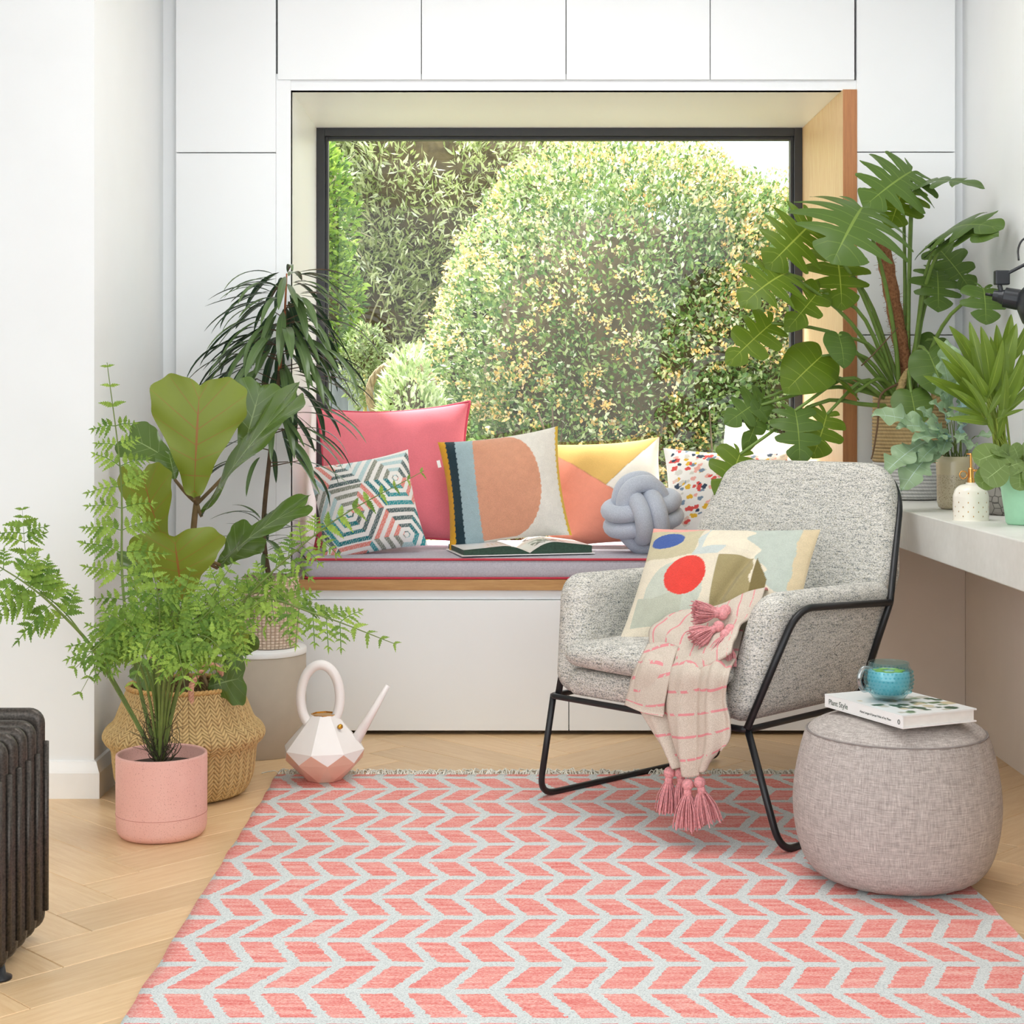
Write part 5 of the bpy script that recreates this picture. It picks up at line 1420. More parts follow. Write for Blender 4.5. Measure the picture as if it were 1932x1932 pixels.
m = MB(); q_ = P(1890, 524, LD); obox(m, q_, -0.017, 0.017, -0.010, 0.010, -0.017, 0.017, Vector((0.88, 0, 0)).normalized(), Vector((0, 1, 0))); m.build('bracket', M['lampblack'], lamp, bevel=0.003)
m = MB(); m.tube([P(1886, 538, LD), o0 + ax_l * 0.006 + Vector((0, 0, 0.012))], 0.006, 8); m.build('yoke', M['lampblack'], lamp)
m = MB(); m.tube(catmull([P(1922, 491, LD - 0.012), P(1921, 470, LD), P(1930, 452, LD), P(1950, 446, LD), P(1975, 452, LD)], 20), 0.0024, 8); m.build('cable', M['black'], lamp, smooth=True)
m = MB(); latheaxis(m, [(0.0, 0.0), (0.035, 0.0), (0.035, 0.012), (0.010, 0.022), (0.0, 0.022)], Vector((XR - 0.001, LD - 0.1, EYE + 0.43)), Vector((-1, 0, 0))); m.build('wall_plate', M['lampblack'], lamp)
# ---------------------------------------------------------------- leaves
def bend_flat(V, curl, fold, rngphase=0.0, wave=0.0, rim=None, droop_edge=0.0):
    """curl a flat leaf (base at 0, tip at y=1) along its length, fold it about the midrib, keep the base-tip chord on +Y"""
    out = []
    for (x, y, tt, rr) in V:
        z = fold * abs(x) - droop_edge * x * x + wave * math.sin(tt * 23 + rngphase) * rr * rr
        if abs(curl) > 1e-4:
            a = curl * y; yy = math.sin(a) / curl; zz = -(1 - math.cos(a)) / curl
            out.append(Vector((x, yy + z * math.sin(a), zz + z * math.cos(a))))
        else: out.append(Vector((x, y, z)))
    if abs(curl) > 1e-4:
        ty, tz = math.sin(curl) / curl, -(1 - math.cos(curl)) / curl
        ln = math.hypot(ty, tz); ca, sa = ty / ln, tz / ln
        out = [Vector((p.x, (p.y * ca + p.z * sa) / ln, (-p.y * sa + p.z * ca) / ln)) for p in out]
    return out

def blade(outline, nt, nr, mid0=0.0, mid1=0.95, slits=None, seed=0):
    """leaf blade from half outline control points; slits = number of lobes per side, None for an entire leaf"""
    oc = catmull([Vector((a, b, 0)) for a, b in outline], 200)
    def om(t): return oc[max(0, min(200, int(round(t * 200))))]
    def mid(t): return max(0.0, (t - mid0) / (1 - mid0)) * mid1
    r = random.Random(seed); V = []; Fc = []
    for sg in (1, -1):
        if slits:
            nl = slits; edges = [0.0] + [0.30 + (0.92 - 0.30) * (k + r.uniform(-.15, .15)) / (nl - 1) for k in range(nl - 1)] + [1.0]
            edges = sorted(edges)
            gl = [None] + [(r.uniform(0.24, 0.46), r.uniform(0.75, 1.2), r.random() < 0.4) for _ in range(nl - 1)] + [None]
            for k in range(nl):
                t0, t1 = edges[k], edges[k+1]; b = len(V); m_ = max(4, int(nt * (t1 - t0)))
                for j in range(nr + 1):
                    rr = j / nr
                    def gap(g, t1_, t0_):
                        if g is None: return 0.0
                        r0, wid, hole = g
                        if hole and 0.16 < rr < 0.36: return 0.18 * math.sin((rr - 0.16) / 0.20 * PI)
                        if rr <= r0: return 0.0
                        return 0.42 * wid * ((rr - r0) / (1 - r0)) ** 0.6
                    g0, g1 = gap(gl[k], t1, t0), gap(gl[k+1], t1, t0)
                    w0, w1 = 0.11, 0.11
                    a = t0 + g0 * w0; c = t1 - g1 * w1
                    tipc = 0.02 * (rr > 0.99)
                    for i in range(m_ + 1):
                        q = i / m_; tt = a + (c - a) * q
                        tm = t0 + (t1 - t0) * q
                        re = rr * (1 - (0.10 * (2 * q - 1) ** 4 if gl[k] or gl[k+1] else 0) * rr * rr)
                        p = om(tt); y0 = mid(tm)
                        V.append((sg * p.x * re, y0 + (p.y - y0) * re, tm, rr))
                for j in range(nr):
                    for i in range(m_):
                        q = (b + j*(m_+1)+i, b + j*(m_+1)+i+1, b + (j+1)*(m_+1)+i+1, b + (j+1)*(m_+1)+i)
                        Fc.append(q if sg > 0 else tuple(reversed(q)))
        else:
            b = len(V)
            for j in range(nr + 1):
                rr = j / nr
                for i in range(nt + 1):
                    tt = i / nt; p = om(tt); y0 = mid(tt); V.append((sg * p.x * rr, y0 + (p.y - y0) * rr, tt, rr))
            for j in range(nr):
                for i in range(nt):
                    q = (b + j*(nt+1)+i, b + j*(nt+1)+i+1, b + (j+1)*(nt+1)+i+1, b + (j+1)*(nt+1)+i)
                    Fc.append(q if sg > 0 else tuple(reversed(q)))
    return V, Fc

def leaf_mesh(name, VF, mat, curl=0.5, fold=0.15, wave=0.0, wscale=1.0, ph=0.0, droop=0.0, notch=None):
    V, Fc = VF; V = [(x * wscale, y, a, b) for x, y, a, b in V]
    Pn = bend_flat(V, curl, fold, ph, wave, None, droop)
    me = bpy.data.meshes.new(name); me.from_pydata([tuple(p) for p in Pn], [], Fc); me.materials.append(mat)
    set_uv(me, [(a, b) for _, _, a, b in V])
    bm = bmesh.new(); bm.from_mesh(me); bmesh.ops.remove_doubles(bm, verts=bm.verts, dist=0.002); bm.to_mesh(me); bm.free()
    me.polygons.foreach_set('use_smooth', [True] * len(me.polygons)); me.update()
    return me

def put_leaf(name, me, base, tip, normal, root, length=None):
    base, tip = Vector(base), Vector(tip); y = tip - base; L = length or y.length; y.normalize()
    n = Vector(normal); z = n - y * n.dot(y); z = z.normalized() if z.length > 1e-4 else y.orthogonal().normalized(); x = y.cross(z)
    mt = Matrix((x, y, z)).transposed().to_4x4() @ Matrix.Diagonal((L, L, L, 1)); mt.translation = base - wloc(root)
    o = bpy.data.objects.new(name, me); col.objects.link(o); o.parent = root; o.matrix_local = mt
    return o

def stalk(root, pts, r0, r1, mat, name='leaf_stalk', n=10, sides=7):
    q = catmull(pts, n); m = MB(); m.tube(q, [r0 + (r1 - r0) * i / n for i in range(n + 1)], sides); return m.build(name, mat, root, smooth=True)

HEART = [(0.0, 0.0), (0.06, -0.10), (0.20, -0.17), (0.36, -0.10), (0.47, 0.08), (0.50, 0.28), (0.45, 0.50), (0.33, 0.72), (0.16, 0.90), (0.0, 1.0)]
FIDDLE = [(0.0, 0.0), (0.07, 0.05), (0.13, 0.20), (0.20, 0.38), (0.32, 0.58), (0.40, 0.76), (0.39, 0.92), (0.28, 1.02), (0.13, 1.02), (0.0, 0.95)]
OVAL = [(0.0, 0.0), (0.16, 0.04), (0.34, 0.20), (0.44, 0.45), (0.42, 0.72), (0.27, 0.93), (0.0, 1.0)]

# ---------------------------------------------------------------- swiss cheese plant
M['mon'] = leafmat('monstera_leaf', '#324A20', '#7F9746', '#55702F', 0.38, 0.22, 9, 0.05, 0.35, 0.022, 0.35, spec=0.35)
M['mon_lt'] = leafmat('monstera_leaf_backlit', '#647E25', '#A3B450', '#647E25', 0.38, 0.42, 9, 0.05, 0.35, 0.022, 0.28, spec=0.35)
M['monstalk'] = plain('monstera_stalk', '#6F8A3C', 0.5, var=0.15)
mon = empty('swiss_cheese_plant', SB + Vector((0, 0, 0.266)), 'large swiss cheese plant with split leaves on a moss pole', 'plant')
MR = SB + Vector((-0.01, -0.01, 0.27))
# base px, tip px, depth base, depth tip, facing, width scale, lobes, light?, curl
ML = [((1720, 323), (1628, 392), 4.40, 4.30, (-0.1, -1, 0.35), 1.12, 5, 0, 0.5),
      ((1722, 350), (1860, 356), 4.42, 4.30, (0.1, -0.5, 1), 0.75, 5, 0, 0.7),
      ((1626, 392), (1568, 500), 4.28, 4.16, (0.1, -1, 0.75), 1.55, 5, 0, 0.9),
      ((1704, 352), (1678, 432), 4.46, 4.40, (0, -1, 0.5), 1.2, 4, 1, 0.5),
      ((1531, 421), (1444, 508), 4.34, 4.28, (0.15, -1, 0.25), 1.12, 5, 1, 0.4),
      ((1486, 514), (1396, 580), 4.30, 4.22, (0, -1, 0.6), 1.05, 5, 1, 0.8),
      ((1456, 610), (1370, 690), 4.32, 4.26, (0.2, -1, 0.5), 0.75, 4, 1, 0.6),
      ((1578, 478), (1588, 588), 4.44, 4.36, (0.1, -1, 0.2), 1.05, 4, 1, 0.5),
      ((1546, 548), (1480, 628), 4.36, 4.30, (0.2, -1, 0.4), 0.62, 3, 1, 0.5),
      ((1768, 452), (1894, 434), 4.36, 4.12, (-0.1, -0.8, 0.7), 0.85, 5, 0, 0.9),
      ((1774, 462), (1886, 448), 4.32, 4.10, (0.0, -0.9, 0.5), 0.62, 4, 0, 0.6),
      ((1768, 512), (1770, 590), 4.42, 4.36, (0.0, -1, 0.1), 1.15, 4, 0, 0.4),
      ((1772, 470), (1836, 555), 4.46, 4.40, (0.2, -1, 0.2), 0.85, 4, 0, 0.4),
      ((1856, 545), (1860, 614), 4.22, 4.18, (0.1, -1, 0.1), 1.25, 3, 0, 0.3),
      ((1753, 668), (1784, 752), 4.28, 4.24, (0.0, -1, 0.30), 1.02, None, 0, 0.4),
      ((1719, 741), (1730, 806), 4.26, 4.22, (0.0, -1, 0.25), 1.15, None, 0, 0.4),
      ((1550, 672), (1478, 742), 4.36, 4.30, (0.1, -1, 0.5), 0.95, None, 1, 0.5),
      ((1440, 752), (1366, 802), 4.34, 4.28, (0.0, -1, 0.3), 0.80, 4, 0, 0.5),
      ((1436, 764), (1402, 858), 4.32, 4.30, (0.3, -1, 0.1), 0.50, 3, 0, 0.5),
      ((1500, 775), (1508, 880), 4.28, 4.22, (0.1, -1, 0.2), 0.92, 4, 0, 0.8),
      ((1560, 782), (1532, 866), 4.34, 4.30, (0.2, -1, 0.2), 1.05, 3, 1, 0.4),
      ((1396, 857), (1358, 950), 4.22, 4.18, (0.1, -1, 0.25), 0.95, 3, 1, 0.4),
      ((1582, 632), (1592, 696), 4.34, 4.30, (0.3, -1, 0.4), 0.95, None, 0, 0.6),
      ((1767, 640), (1748, 690), 4.50, 4.48, (0, -1, 0.2), 1.2, None, 0, 0.3),
      ((1612, 742), (1560, 706), 4.38, 4.34, (0.2, -0.6, 1.0), 0.6, None, 1, 0.5)]
for i, (bp, tp_, d0, d1, nm, ws, lob, lt, cu) in enumerate(ML):
    VF = blade(HEART, 60, 12, 0.28, 0.93, lob + 1 if lob else None, 100 + i)
    b0, t0 = P(*bp, d0), P(*tp_, d1)
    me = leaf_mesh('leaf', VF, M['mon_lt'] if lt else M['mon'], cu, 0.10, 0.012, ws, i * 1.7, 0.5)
    put_leaf('leaf', me, b0, t0, nm, mon)
    midp = MR.lerp(b0, 0.55) + Vector((0, 0.0, 0.04 + 0.05 * rnd.random())); midp.y = min(midp.y, 4.56)
    s0 = MR + Vector((rnd.uniform(-0.03, 0.03), rnd.uniform(-0.03, 0.03), -0.01))
    stalk(mon, [s0, MR.lerp(b0, 0.25) + Vector((0, 0, 0.03)), midp, b0], 0.0075, 0.0042, M['monstalk'])
# moss pole with a bristly coir surface
t = NT('coir'); n1 = t.noise(t.coords('Object'), 130, 4, 0.7); t.color(t.ramp(n1, [(0.3, lin('#74482C')), (0.7, lin('#BA8157'))])); t.rough(0.95); t.bump(n1, 1.0, 0.006)
q0, q1 = SB + Vector((0.012, 0, 0.24)), P(1664, 455, 4.44)
m = MB(); pth = [q0.lerp(q1, i / 20) for i in range(21)]; m.tube(pth, [0.0215 + 0.002 * math.sin(i * 2.3) for i in range(21)], 16)
for i in range(420):
    q = rnd.random(); a = rnd.uniform(0, 2 * PI); c = q0.lerp(q1, q); e = Vector((math.cos(a), math.sin(a), rnd.uniform(-0.6, 0.6)))
    m.tube([c + e * 0.019, c + e * 0.027 + Vector((rnd.uniform(-.006, .006), 0, rnd.uniform(-.006, .006)))], 0.0006, 3, cap=False)
m.build('moss_pole', t.mat, mon, smooth=True)
M['root'] = plain('aerial_root', '#6B5238', 0.8)
stalk(mon, [MR + Vector((-0.03, -0.07, 0.06)), P(1662, 745, 4.38), P(1656, 800, 4.385), P(1648, 850, 4.385), P(1644, 866, 4.38)], 0.0035, 0.002, M['root'], 'aerial_root', 16)
stalk(mon, [P(1625, 690, 4.40), P(1652, 664, 4.38), P(1694, 618, 4.37)], 0.002, 0.0016, M['root'], 'aerial_root', 8)

# ---------------------------------------------------------------- fiddle leaf fig
M['fig'] = leafmat('fig_leaf_underside', '#7F8E2C', '#9C6A34', '#7F8E2C', 0.45, 0.22, 7, 0.034, 0.75, 0.024, 0.14)
M['figd'] = leafmat('fig_leaf_top', '#2F4F35', '#8FA56A', '#56702F', 0.22, 0.12, 6, 0.04, 0.5, 0.025, 0.25)
fig = empty('fiddle_leaf_fig', BC + Vector((0, 0, 0.222)), 'fiddle leaf fig with broad olive green leaves in the belly basket', 'plant')
M['figstem'] = plain('fig_stem', '#6F5A3A', 0.8, var=0.2)
stalk(fig, [BC + Vector((0.0, 0.0, 0.22)), P(352, 1180, 3.95), P(362, 1040, 3.96), P(372, 940, 3.96), P(392, 880, 3.97)], 0.010, 0.006, M['figstem'], 'stem', 24, 10)
FL_ = [((366, 940), (378, 716), 3.92, 3.90, (0.05, -1, 0.05), 1.0, 'fig', 0.25),
      ((316, 1030), (268, 880), 3.90, 3.84, (-0.45, -1, 0.1), 0.92, 'fig', 0.5),
      ((346, 1136), (328, 1004), 3.84, 3.80, (0.05, -1, 0.2), 1.60, 'fig', 0.3),
      ((381, 975), (566, 742), 3.96, 3.90, (-0.75, -0.45, 0.65), 0.62, 'figd', 0.35),
      ((338, 880), (238, 822), 4.02, 4.06, (-0.2, -0.8, 0.6), 0.85, 'figd', 0.5),
      ((455, 860), (494, 722), 4.05, 4.05, (0.3, -1, 0.3), 0.8, 'figd', 0.4),
      ((416, 1066), (582, 950), 3.94, 3.90, (-0.55, -0.5, 0.7), 0.50, 'figd', 0.5),
      ((290, 1120), (236, 1036), 3.96, 3.94, (0.7, -0.7, 0.2), 0.7, 'figd', 0.6),
      ((410, 1072), (482, 1002), 4.02, 4.04, (-0.2, -1, 0.3), 1.0, 'figd', 0.4),
      ((330, 905), (318, 850), 4.0, 4.02, (0.2, -1, 0.2), 1.2, 'figd', 0.4),
      ((392, 1296), (462, 1278), 3.88, 3.82, (0.1, -1, 0.35), 1.3, 'figd', 0.4),
      ((420, 1250), (470, 1192), 3.95, 3.93, (0.2, -1, 0.2), 1.0, 'figd', 0.5),
      ((372, 1210), (462, 1180), 3.92, 3.88, (0.0, -1, 0.3), 0.9, 'fig', 0.4),
      ((330, 1230), (262, 1290), 3.92, 3.86, (0.0, -0.9, 0.5), 0.9, 'figd', 0.6),
      ((352, 1190), (300, 1150), 3.95, 3.90, (0, -1, 0.2), 1.1, 'figd', 0.4)]
for i, (bp, tp_, d0, d1, nm, ws, mk, cu) in enumerate(FL_):
    VF = blade(FIDDLE, 48, 10, 0.0, 0.90, None, i)
    VF = ([(x * (1 + 0.035 * b * math.sin(a * 37 + i * 2 + (1.0 if x > 0 else 2.2))), y + 0.008 * b * math.sin(a * 41 + i), a, b) for x, y, a, b in VF[0]], VF[1])
    b0, t0 = P(*bp, d0), P(*tp_, d1)
    me = leaf_mesh('leaf', VF, M[mk], cu, 0.10, 0.016, ws, i * 2.1, 0.25)
    put_leaf('leaf', me, b0, t0, nm, fig)
    tz = min(max(b0.z - 0.05, 0.27), 0.80); fz = (tz - 0.22) / 0.60
    sp_ = P(352, 1180, 3.95) if tz < 0.42 else (P(362, 1040, 3.96) if tz < 0.6 else P(372, 950, 3.96))
    stalk(fig, [sp_, sp_.lerp(b0, 0.5) + Vector((0, 0, -0.004)), b0], 0.005, 0.0042, M['figstem'], 'leaf_stalk', 6)

# ---------------------------------------------------------------- narrow leaved ficus on the stand
M['ali'] = leafmat('narrow_ficus_leaf', '#35503C', '#6E8A50', '#5B7345', 0.25, 0.12, 3, 0.0, 0.0, 0.05, 0.35)
ali = empty('narrow_leaf_ficus', WP + Vector((0, 0, 0.17)), 'narrow leaved ficus with drooping dark leaves behind the fig', 'plant')
STRAP = [(0.0, 0.0), (0.030, 0.10), (0.052, 0.28), (0.056, 0.48), (0.045, 0.72), (0.020, 0.92), (0.0, 1.0)]
vars_ = []
for k in range(6):
    vars_.append(leaf_mesh('leaf', blade(STRAP, 12, 2, 0.0, 1.0, None, k), M['ali'], [0.5, 0.8, 1.1, 1.4, 0.9, 0.3][k], 0.25, 0.0, [1.0, 1.15, 0.9, 1.0, 1.25, 0.85][k], k))
M['alistem'] = plain('ficus_stem', '#9A5A34', 0.7, var=0.15); M['alitrunk'] = plain('ficus_trunk', '#5B4A36', 0.85, var=0.25, scale=60)
top_ = P(541, 516, 4.42)
tr_ = [WP + Vector((0.0, 0, 0.165)), P(497, 1000, 4.42), P(510, 850, 4.42), P(527, 700, 4.42), P(536, 610, 4.42), top_]
stalk(ali, tr_[:4], 0.008, 0.005, M['alitrunk'], 'trunk', 20, 9); stalk(ali, tr_[3:], 0.005, 0.0022, M['alistem'], 'shoot', 16, 8)
tw = catmull(tr_, 100); ra = random.Random(21)
cnt = 0
for i in range(190):
    q = 0.36 + 0.64 * (i / 190) ** 0.85
    c = tw[min(100, int(q * 100))]
    a = i * 2.399 + ra.uniform(-0.3, 0.3); hq_ = (q - 0.34) / 0.66
    reach = 0.022 + 0.095 * math.sin(min(1, (1.06 - hq_) * 1.25) * PI / 2) * ra.uniform(0.3, 1.0)
    out = Vector((math.cos(a), math.sin(a) * 0.8, 0)); b0 = c + out * reach + Vector((0, 0, ra.uniform(0.0, 0.03)))
    ln = ra.uniform(0.16, 0.225) * (0.8 + 0.25 * math.sin(hq_ * PI))
    drop = ra.uniform(0.35, 1.1) if hq_ < 0.85 else ra.uniform(-0.1, 0.6)
    d = (out * 1.0 + Vector((0, 0, -drop))).normalized()
    t0 = b0 + d * ln
    if t0.y > 4.60: t0.y = 4.60
    if b0.y > 4.58: b0.y = 4.58
    if b0.y > YW - 0.02 or t0.x < XL + 0.02: continue
    put_leaf('leaf', vars_[i % 6], b0, t0, Vector((out.x * 0.35, out.y * 0.35, 1.0)), ali)
    if reach > 0.05 and i % 3 == 0: stalk(ali, [c, b0], 0.0018, 0.0012, M['alitrunk'], 'twig', 3, 5)
# lower side shoot near the pot
for i in range(26):
    a = i * 2.399; c = P(498, 1050 - i * 3.2, 4.42); out = Vector((math.cos(a), math.sin(a) * 0.7, 0)); b0 = c + out * 0.012
    t0 = b0 + (out + Vector((0, 0, ra.uniform(-0.5, 0.35)))).normalized() * ra.uniform(0.09, 0.15)
    put_leaf('leaf', vars_[i % 6], b0, t0, (out.x * 0.3, out.y * 0.3, 1), ali)

# ---------------------------------------------------------------- fern in the pink pot
M['fern'] = foliage_mat('fern_frond', 0.35, 0.5)
M['fernstalk'] = plain('fern_stalk', '#6C7F3C', 0.6, var=0.2); M['fernbrown'] = plain('dry_fern_stems', '#4A4430', 0.9, var=0.3)
fern = empty('fern', FP + Vector((0, 0, 0.155)), 'lacy bright green fern arching out of the pink pot', 'plant')
FR0 = FP + Vector((-0.004, 0.0, 0.155))
def frond(pts, s0, plen, facing, seed, npairs=13, start_r=0.0042, droop=0.25):
    """stalk and twice-cut blade of one frond; pts runs from the pot to the tip, the blade starts at fraction s0"""
    r = random.Random(seed); n = 60; path = catmull(pts, n)
    m = MB(); m.tube(path, [start_r * (1 - 0.85 * i / n) for i in range(n + 1)], 6); stem = m.build('frond_stalk', M['fernstalk'], fern, smooth=True)
    V = []; Fc = []; C = []
    fac = Vector(facing).normalized()
    lo, hi = np.array(lin('#5C8230')), np.array(lin('#A8C655'))
    def quad(a, b, c, d, colr):
        k = len(V); V.extend([a, b, c, d]); Fc.extend([(k, k+1, k+2), (k, k+2, k+3)]); C.extend([colr] * 4)
    def pinna(p0, d, L, shade, step=0.0):
        # one solid toothed leaflet
        up = (fac - d * fac.dot(d)).normalized(); sd = d.cross(up); nq = 5 if L < 0.03 else 7
        up = (up + sd * r.uniform(-0.5, 0.5)).normalized(); sd = d.cross(up).normalized(); up = sd.cross(d)
        c = lo + (hi - lo) * min(1, max(0, shade + r.uniform(-0.2, 0.2))); c2 = c * 0.85
        cen = [p0 + d * (L * q / nq) + Vector((0, 0, -droop * L * (q / nq) ** 2)) for q in range(nq + 1)]
        for s in (-1, 1):
            for q in range(nq):
                f0 = q / nq; f1 = (q + 1) / nq; wf = lambda x: L * 0.24 * math.sin(min(1, x * 3.2 + 0.25) * PI / 2) * (1 - x ** 1.6)
                a, b = cen[q], cen[q+1]; w0, w1 = wf(f0), wf(f1)
                e0 = a + sd * s * w0 * 0.62 + up * w0 * 0.15; tip_ = a.lerp(b, 0.85) + sd * s * (w0 * 0.55 + w1 * 0.45) * 1.12 + d * L * 0.03 + up * w0 * 0.2
                quad(a, e0, tip_, b, c if (q + s) % 2 else c2)
    def pinna2(p0, d, L, shade):
        up = (fac - d * fac.dot(d)).normalized(); sd = d.cross(up); nq = max(4, int(L / 0.0140)); prev = p0
        for i in range(1, nq + 1):
            q = i / nq; p = p0 + d * (L * q) + Vector((0, 0, -droop * L * q * q))
            l2 = (0.012 + L * 0.30) * math.sin(min(1.0, (1 - q) * 1.15 + 0.12) * PI / 2) * r.uniform(0.85, 1.15)
            for s in (-1, 1):
                e = (sd * s + d * r.uniform(0.45, 0.75) + up * r.uniform(-0.25, 0.35)).normalized()
                pinna(p - d * (0.003 if s > 0 else 0), e, max(0.012, l2), shade + r.uniform(-0.25, 0.25), 0.0052)
            quad(prev - sd * 0.0011, p - sd * 0.0009, p + sd * 0.0009, prev + sd * 0.0011, lo)
            prev = p
        pinna(prev, d, max(0.014, L * 0.2), shade, 0.005)
    for k in range(npairs):
        f = k / (npairs - 1); s = s0 + (1 - s0) * (f ** 0.85) * 0.985; i = min(n - 1, int(s * n)); u_ = s * n - i
        p = path[i].lerp(path[min(n, i+1)], u_); tg = (path[min(n, i+1)] - path[i]).normalized()
        up = (fac - tg * fac.dot(tg)).normalized(); sd = tg.cross(up)
        L = plen * (math.sin(min(1, (1 - f) * 1.1 + 0.06) * PI / 2)) * (0.75 + 0.25 * min(1, f * 4)) * r.uniform(0.85, 1.1)
        for sgn_ in (-1, 1):
            d = (sd * sgn_ + tg * r.uniform(0.3, 0.8) + up * r.uniform(-0.35, 0.45) + Vector((r.uniform(-.2, .2), 0, r.uniform(-.25, .15)))).normalized()
            (pinna2 if L > 0.046 else pinna)(p, d, max(0.018, L), 0.5 + r.uniform(-0.3, 0.3))
    np_mesh('frond_leaflets', np.array([tuple(x) for x in V]), np.array(Fc), np.array(C), M['fern'], stem, 'stuff')
FD = 3.555
def fp(*ptl): return [FR0] + [P(x, y, d) for x, y, d in ptl]
frond(fp((262, 1290, 3.60), (232, 1110, 3.64), (228, 900, 3.66), (202, 684, 3.62)), 0.40, 0.092, (0.2, -1, 0.15), 1, 13, 0.0055)
frond(fp((190, 1245, 3.56), (118, 1160, 3.52), (50, 1102, 3.48), (-50, 1040, 3.44)), 0.48, 0.105, (0.1, -1, 0.5), 2, 8, 0.0055)
frond(fp((150, 1190, 3.54), (62, 1100, 3.50), (48, 1040, 3.50), (42, 960, 3.50)), 0.74, 0.060, (0.1, -1, 0.1), 3, 6, 0.002)
frond(fp((350, 1265, 3.54), (470, 1122, 3.50), (620, 990, 3.48), (800, 888, 3.46)), 0.44, 0.058, (0.2, -1, 0.6), 4, 15, 0.005)
frond(fp((362, 1230, 3.54), (470, 1130, 3.50), (600, 1160, 3.44), (748, 1216, 3.40)), 0.46, 0.078, (0.2, -0.9, 0.8), 5, 12, 0.005)
short = [((285, 1290, 3.52), (230, 1180, 3.48), (150, 1310, 3.42)), ((270, 1270, 3.50), (215, 1200, 3.44), (140, 1262, 3.36)), ((290, 1250, 3.55), (270, 1150, 3.54), (240, 1070, 3.56)),
         ((300, 1240, 3.52), (300, 1140, 3.50), (282, 1050, 3.48)), ((312, 1250, 3.54), (340, 1150, 3.52), (360, 1075, 3.50)), ((320, 1250, 3.52), (390, 1140, 3.46), (440, 1060, 3.42)),
         ((330, 1260, 3.50), (400, 1190, 3.42), (520, 1120, 3.34)), ((335, 1270, 3.50), (400, 1210, 3.42), (500, 1190, 3.32)), ((325, 1260, 3.48), (380, 1200, 3.38), (440, 1250, 3.28)),
         ((300, 1270, 3.46), (290, 1200, 3.36), (250, 1290, 3.26)), ((310, 1280, 3.46), (330, 1210, 3.36), (350, 1300, 3.27)), ((295, 1260, 3.50), (255, 1190, 3.44), (190, 1150, 3.40)),
         ((305, 1255, 3.56), (330, 1170, 3.60), (310, 1090, 3.66)), ((322, 1250, 3.56), (420, 1150, 3.56), (560, 1090, 3.56)), ((285, 1260, 3.55), (240, 1200, 3.58), (185, 1225, 3.58)), ((318, 1250, 3.5), (370, 1180, 3.44), (470, 1080, 3.40))]
for i, s_ in enumerate(short):
    frond(fp(*s_), 0.46, 0.070 + 0.012 * math.sin(i * 2), (0.25 * math.sin(i), -1, 0.6 + 0.3 * math.cos(i * 3)), 20 + i, 8, 0.0036)
m = MB()
for i in range(60):
    a = rnd.uniform(0, 2 * PI); r_ = rnd.uniform(0.004, 0.028); p0 = FR0 + Vector((r_ * math.cos(a) * 0.6, r_ * math.sin(a) * 0.6, 0)); hh = rnd.uniform(0.04, 0.15)
    p1 = p0 + Vector((rnd.uniform(-0.035, 0.035), rnd.uniform(-0.03, 0.03), hh * 0.6)); p2 = p0 + Vector((rnd.uniform(-0.06, 0.06), rnd.uniform(-0.04, 0.04), hh))
    m.tube(catmull([p0, p1, p2], 6), [0.0012, 0.0011, 0.0010, 0.0009, 0.0008, 0.0006, 0.0004], 4, cap=False)
m.build('dry_stems', M['fernbrown'], fern, smooth=True, kind='stuff')

# ---------------------------------------------------------------- blue star fern
M['blue'] = leafmat('blue_star_frond', '#A0BFC2', '#C3D8CC', '#9AB48C', 0.4, 0.25, 8, 0.03, 0.4, 0.03, 0.25, glow=(0.95, 1.0, 0.95))
bsf = empty('blue_star_fern', JC + Vector((0, 0, 0.118)), 'blue-green wavy star fern in the beige jar', 'plant')
WAVY = [(0.0, 0.0), (0.02, 0.06), (0.055, 0.16), (0.075, 0.24), (0.05, 0.32), (0.10, 0.42), (0.065, 0.50), (0.115, 0.60), (0.07, 0.69), (0.10, 0.78), (0.05, 0.88), (0.03, 0.95), (0.0, 1.0)]
JB = JC + Vector((0, 0, 0.12))
BF = [(1644, 783, 3.98), (1690, 806, 3.96), (1668, 894, 3.93), (1700, 928, 3.92), (1732, 874, 3.94), (1776, 672, 4.02), (1754, 758, 3.96), (1786, 640, 4.04), (1744, 800, 3.94), (1852, 792, 3.98), (1806, 836, 3.93), (1840, 740, 4.04), (1905, 828, 4.02), (1815, 706, 4.02), (1770, 826, 3.93), (1720, 832, 3.93), (1786, 780, 3.94), (1830, 850, 3.94), (1760, 706, 4.06), (1800, 740, 3.96), (1730, 770, 4.0), (1866, 860, 3.98), (1775, 860, 3.96), (1812, 770, 4.0)]
for i, (px, py, d) in enumerate(BF):
    t0 = P(px, py, d); b0 = JB + Vector((rnd.uniform(-.022, .022), rnd.uniform(-.022, .022), 0)); rise = 0.03 + 0.04 * rnd.random()
    s1 = b0.lerp(t0, 0.28) + Vector((0, 0, rise))
    me = leaf_mesh('frond', blade(WAVY, 48, 3, 0.0, 1.0, None, i), M['blue'], [0.9, 1.2, 0.6][i % 3], 0.22, 0.045, 1.75, i * 1.3)
    put_leaf('frond', me, s1, t0, (rnd.uniform(-.4, .4), -0.8, 0.7), bsf)
    stalk(bsf, [b0, b0.lerp(s1, 0.6) + Vector((0, 0, 0.012)), s1], 0.0016, 0.0012, M['fernstalk'], 'frond_stalk', 5, 5)

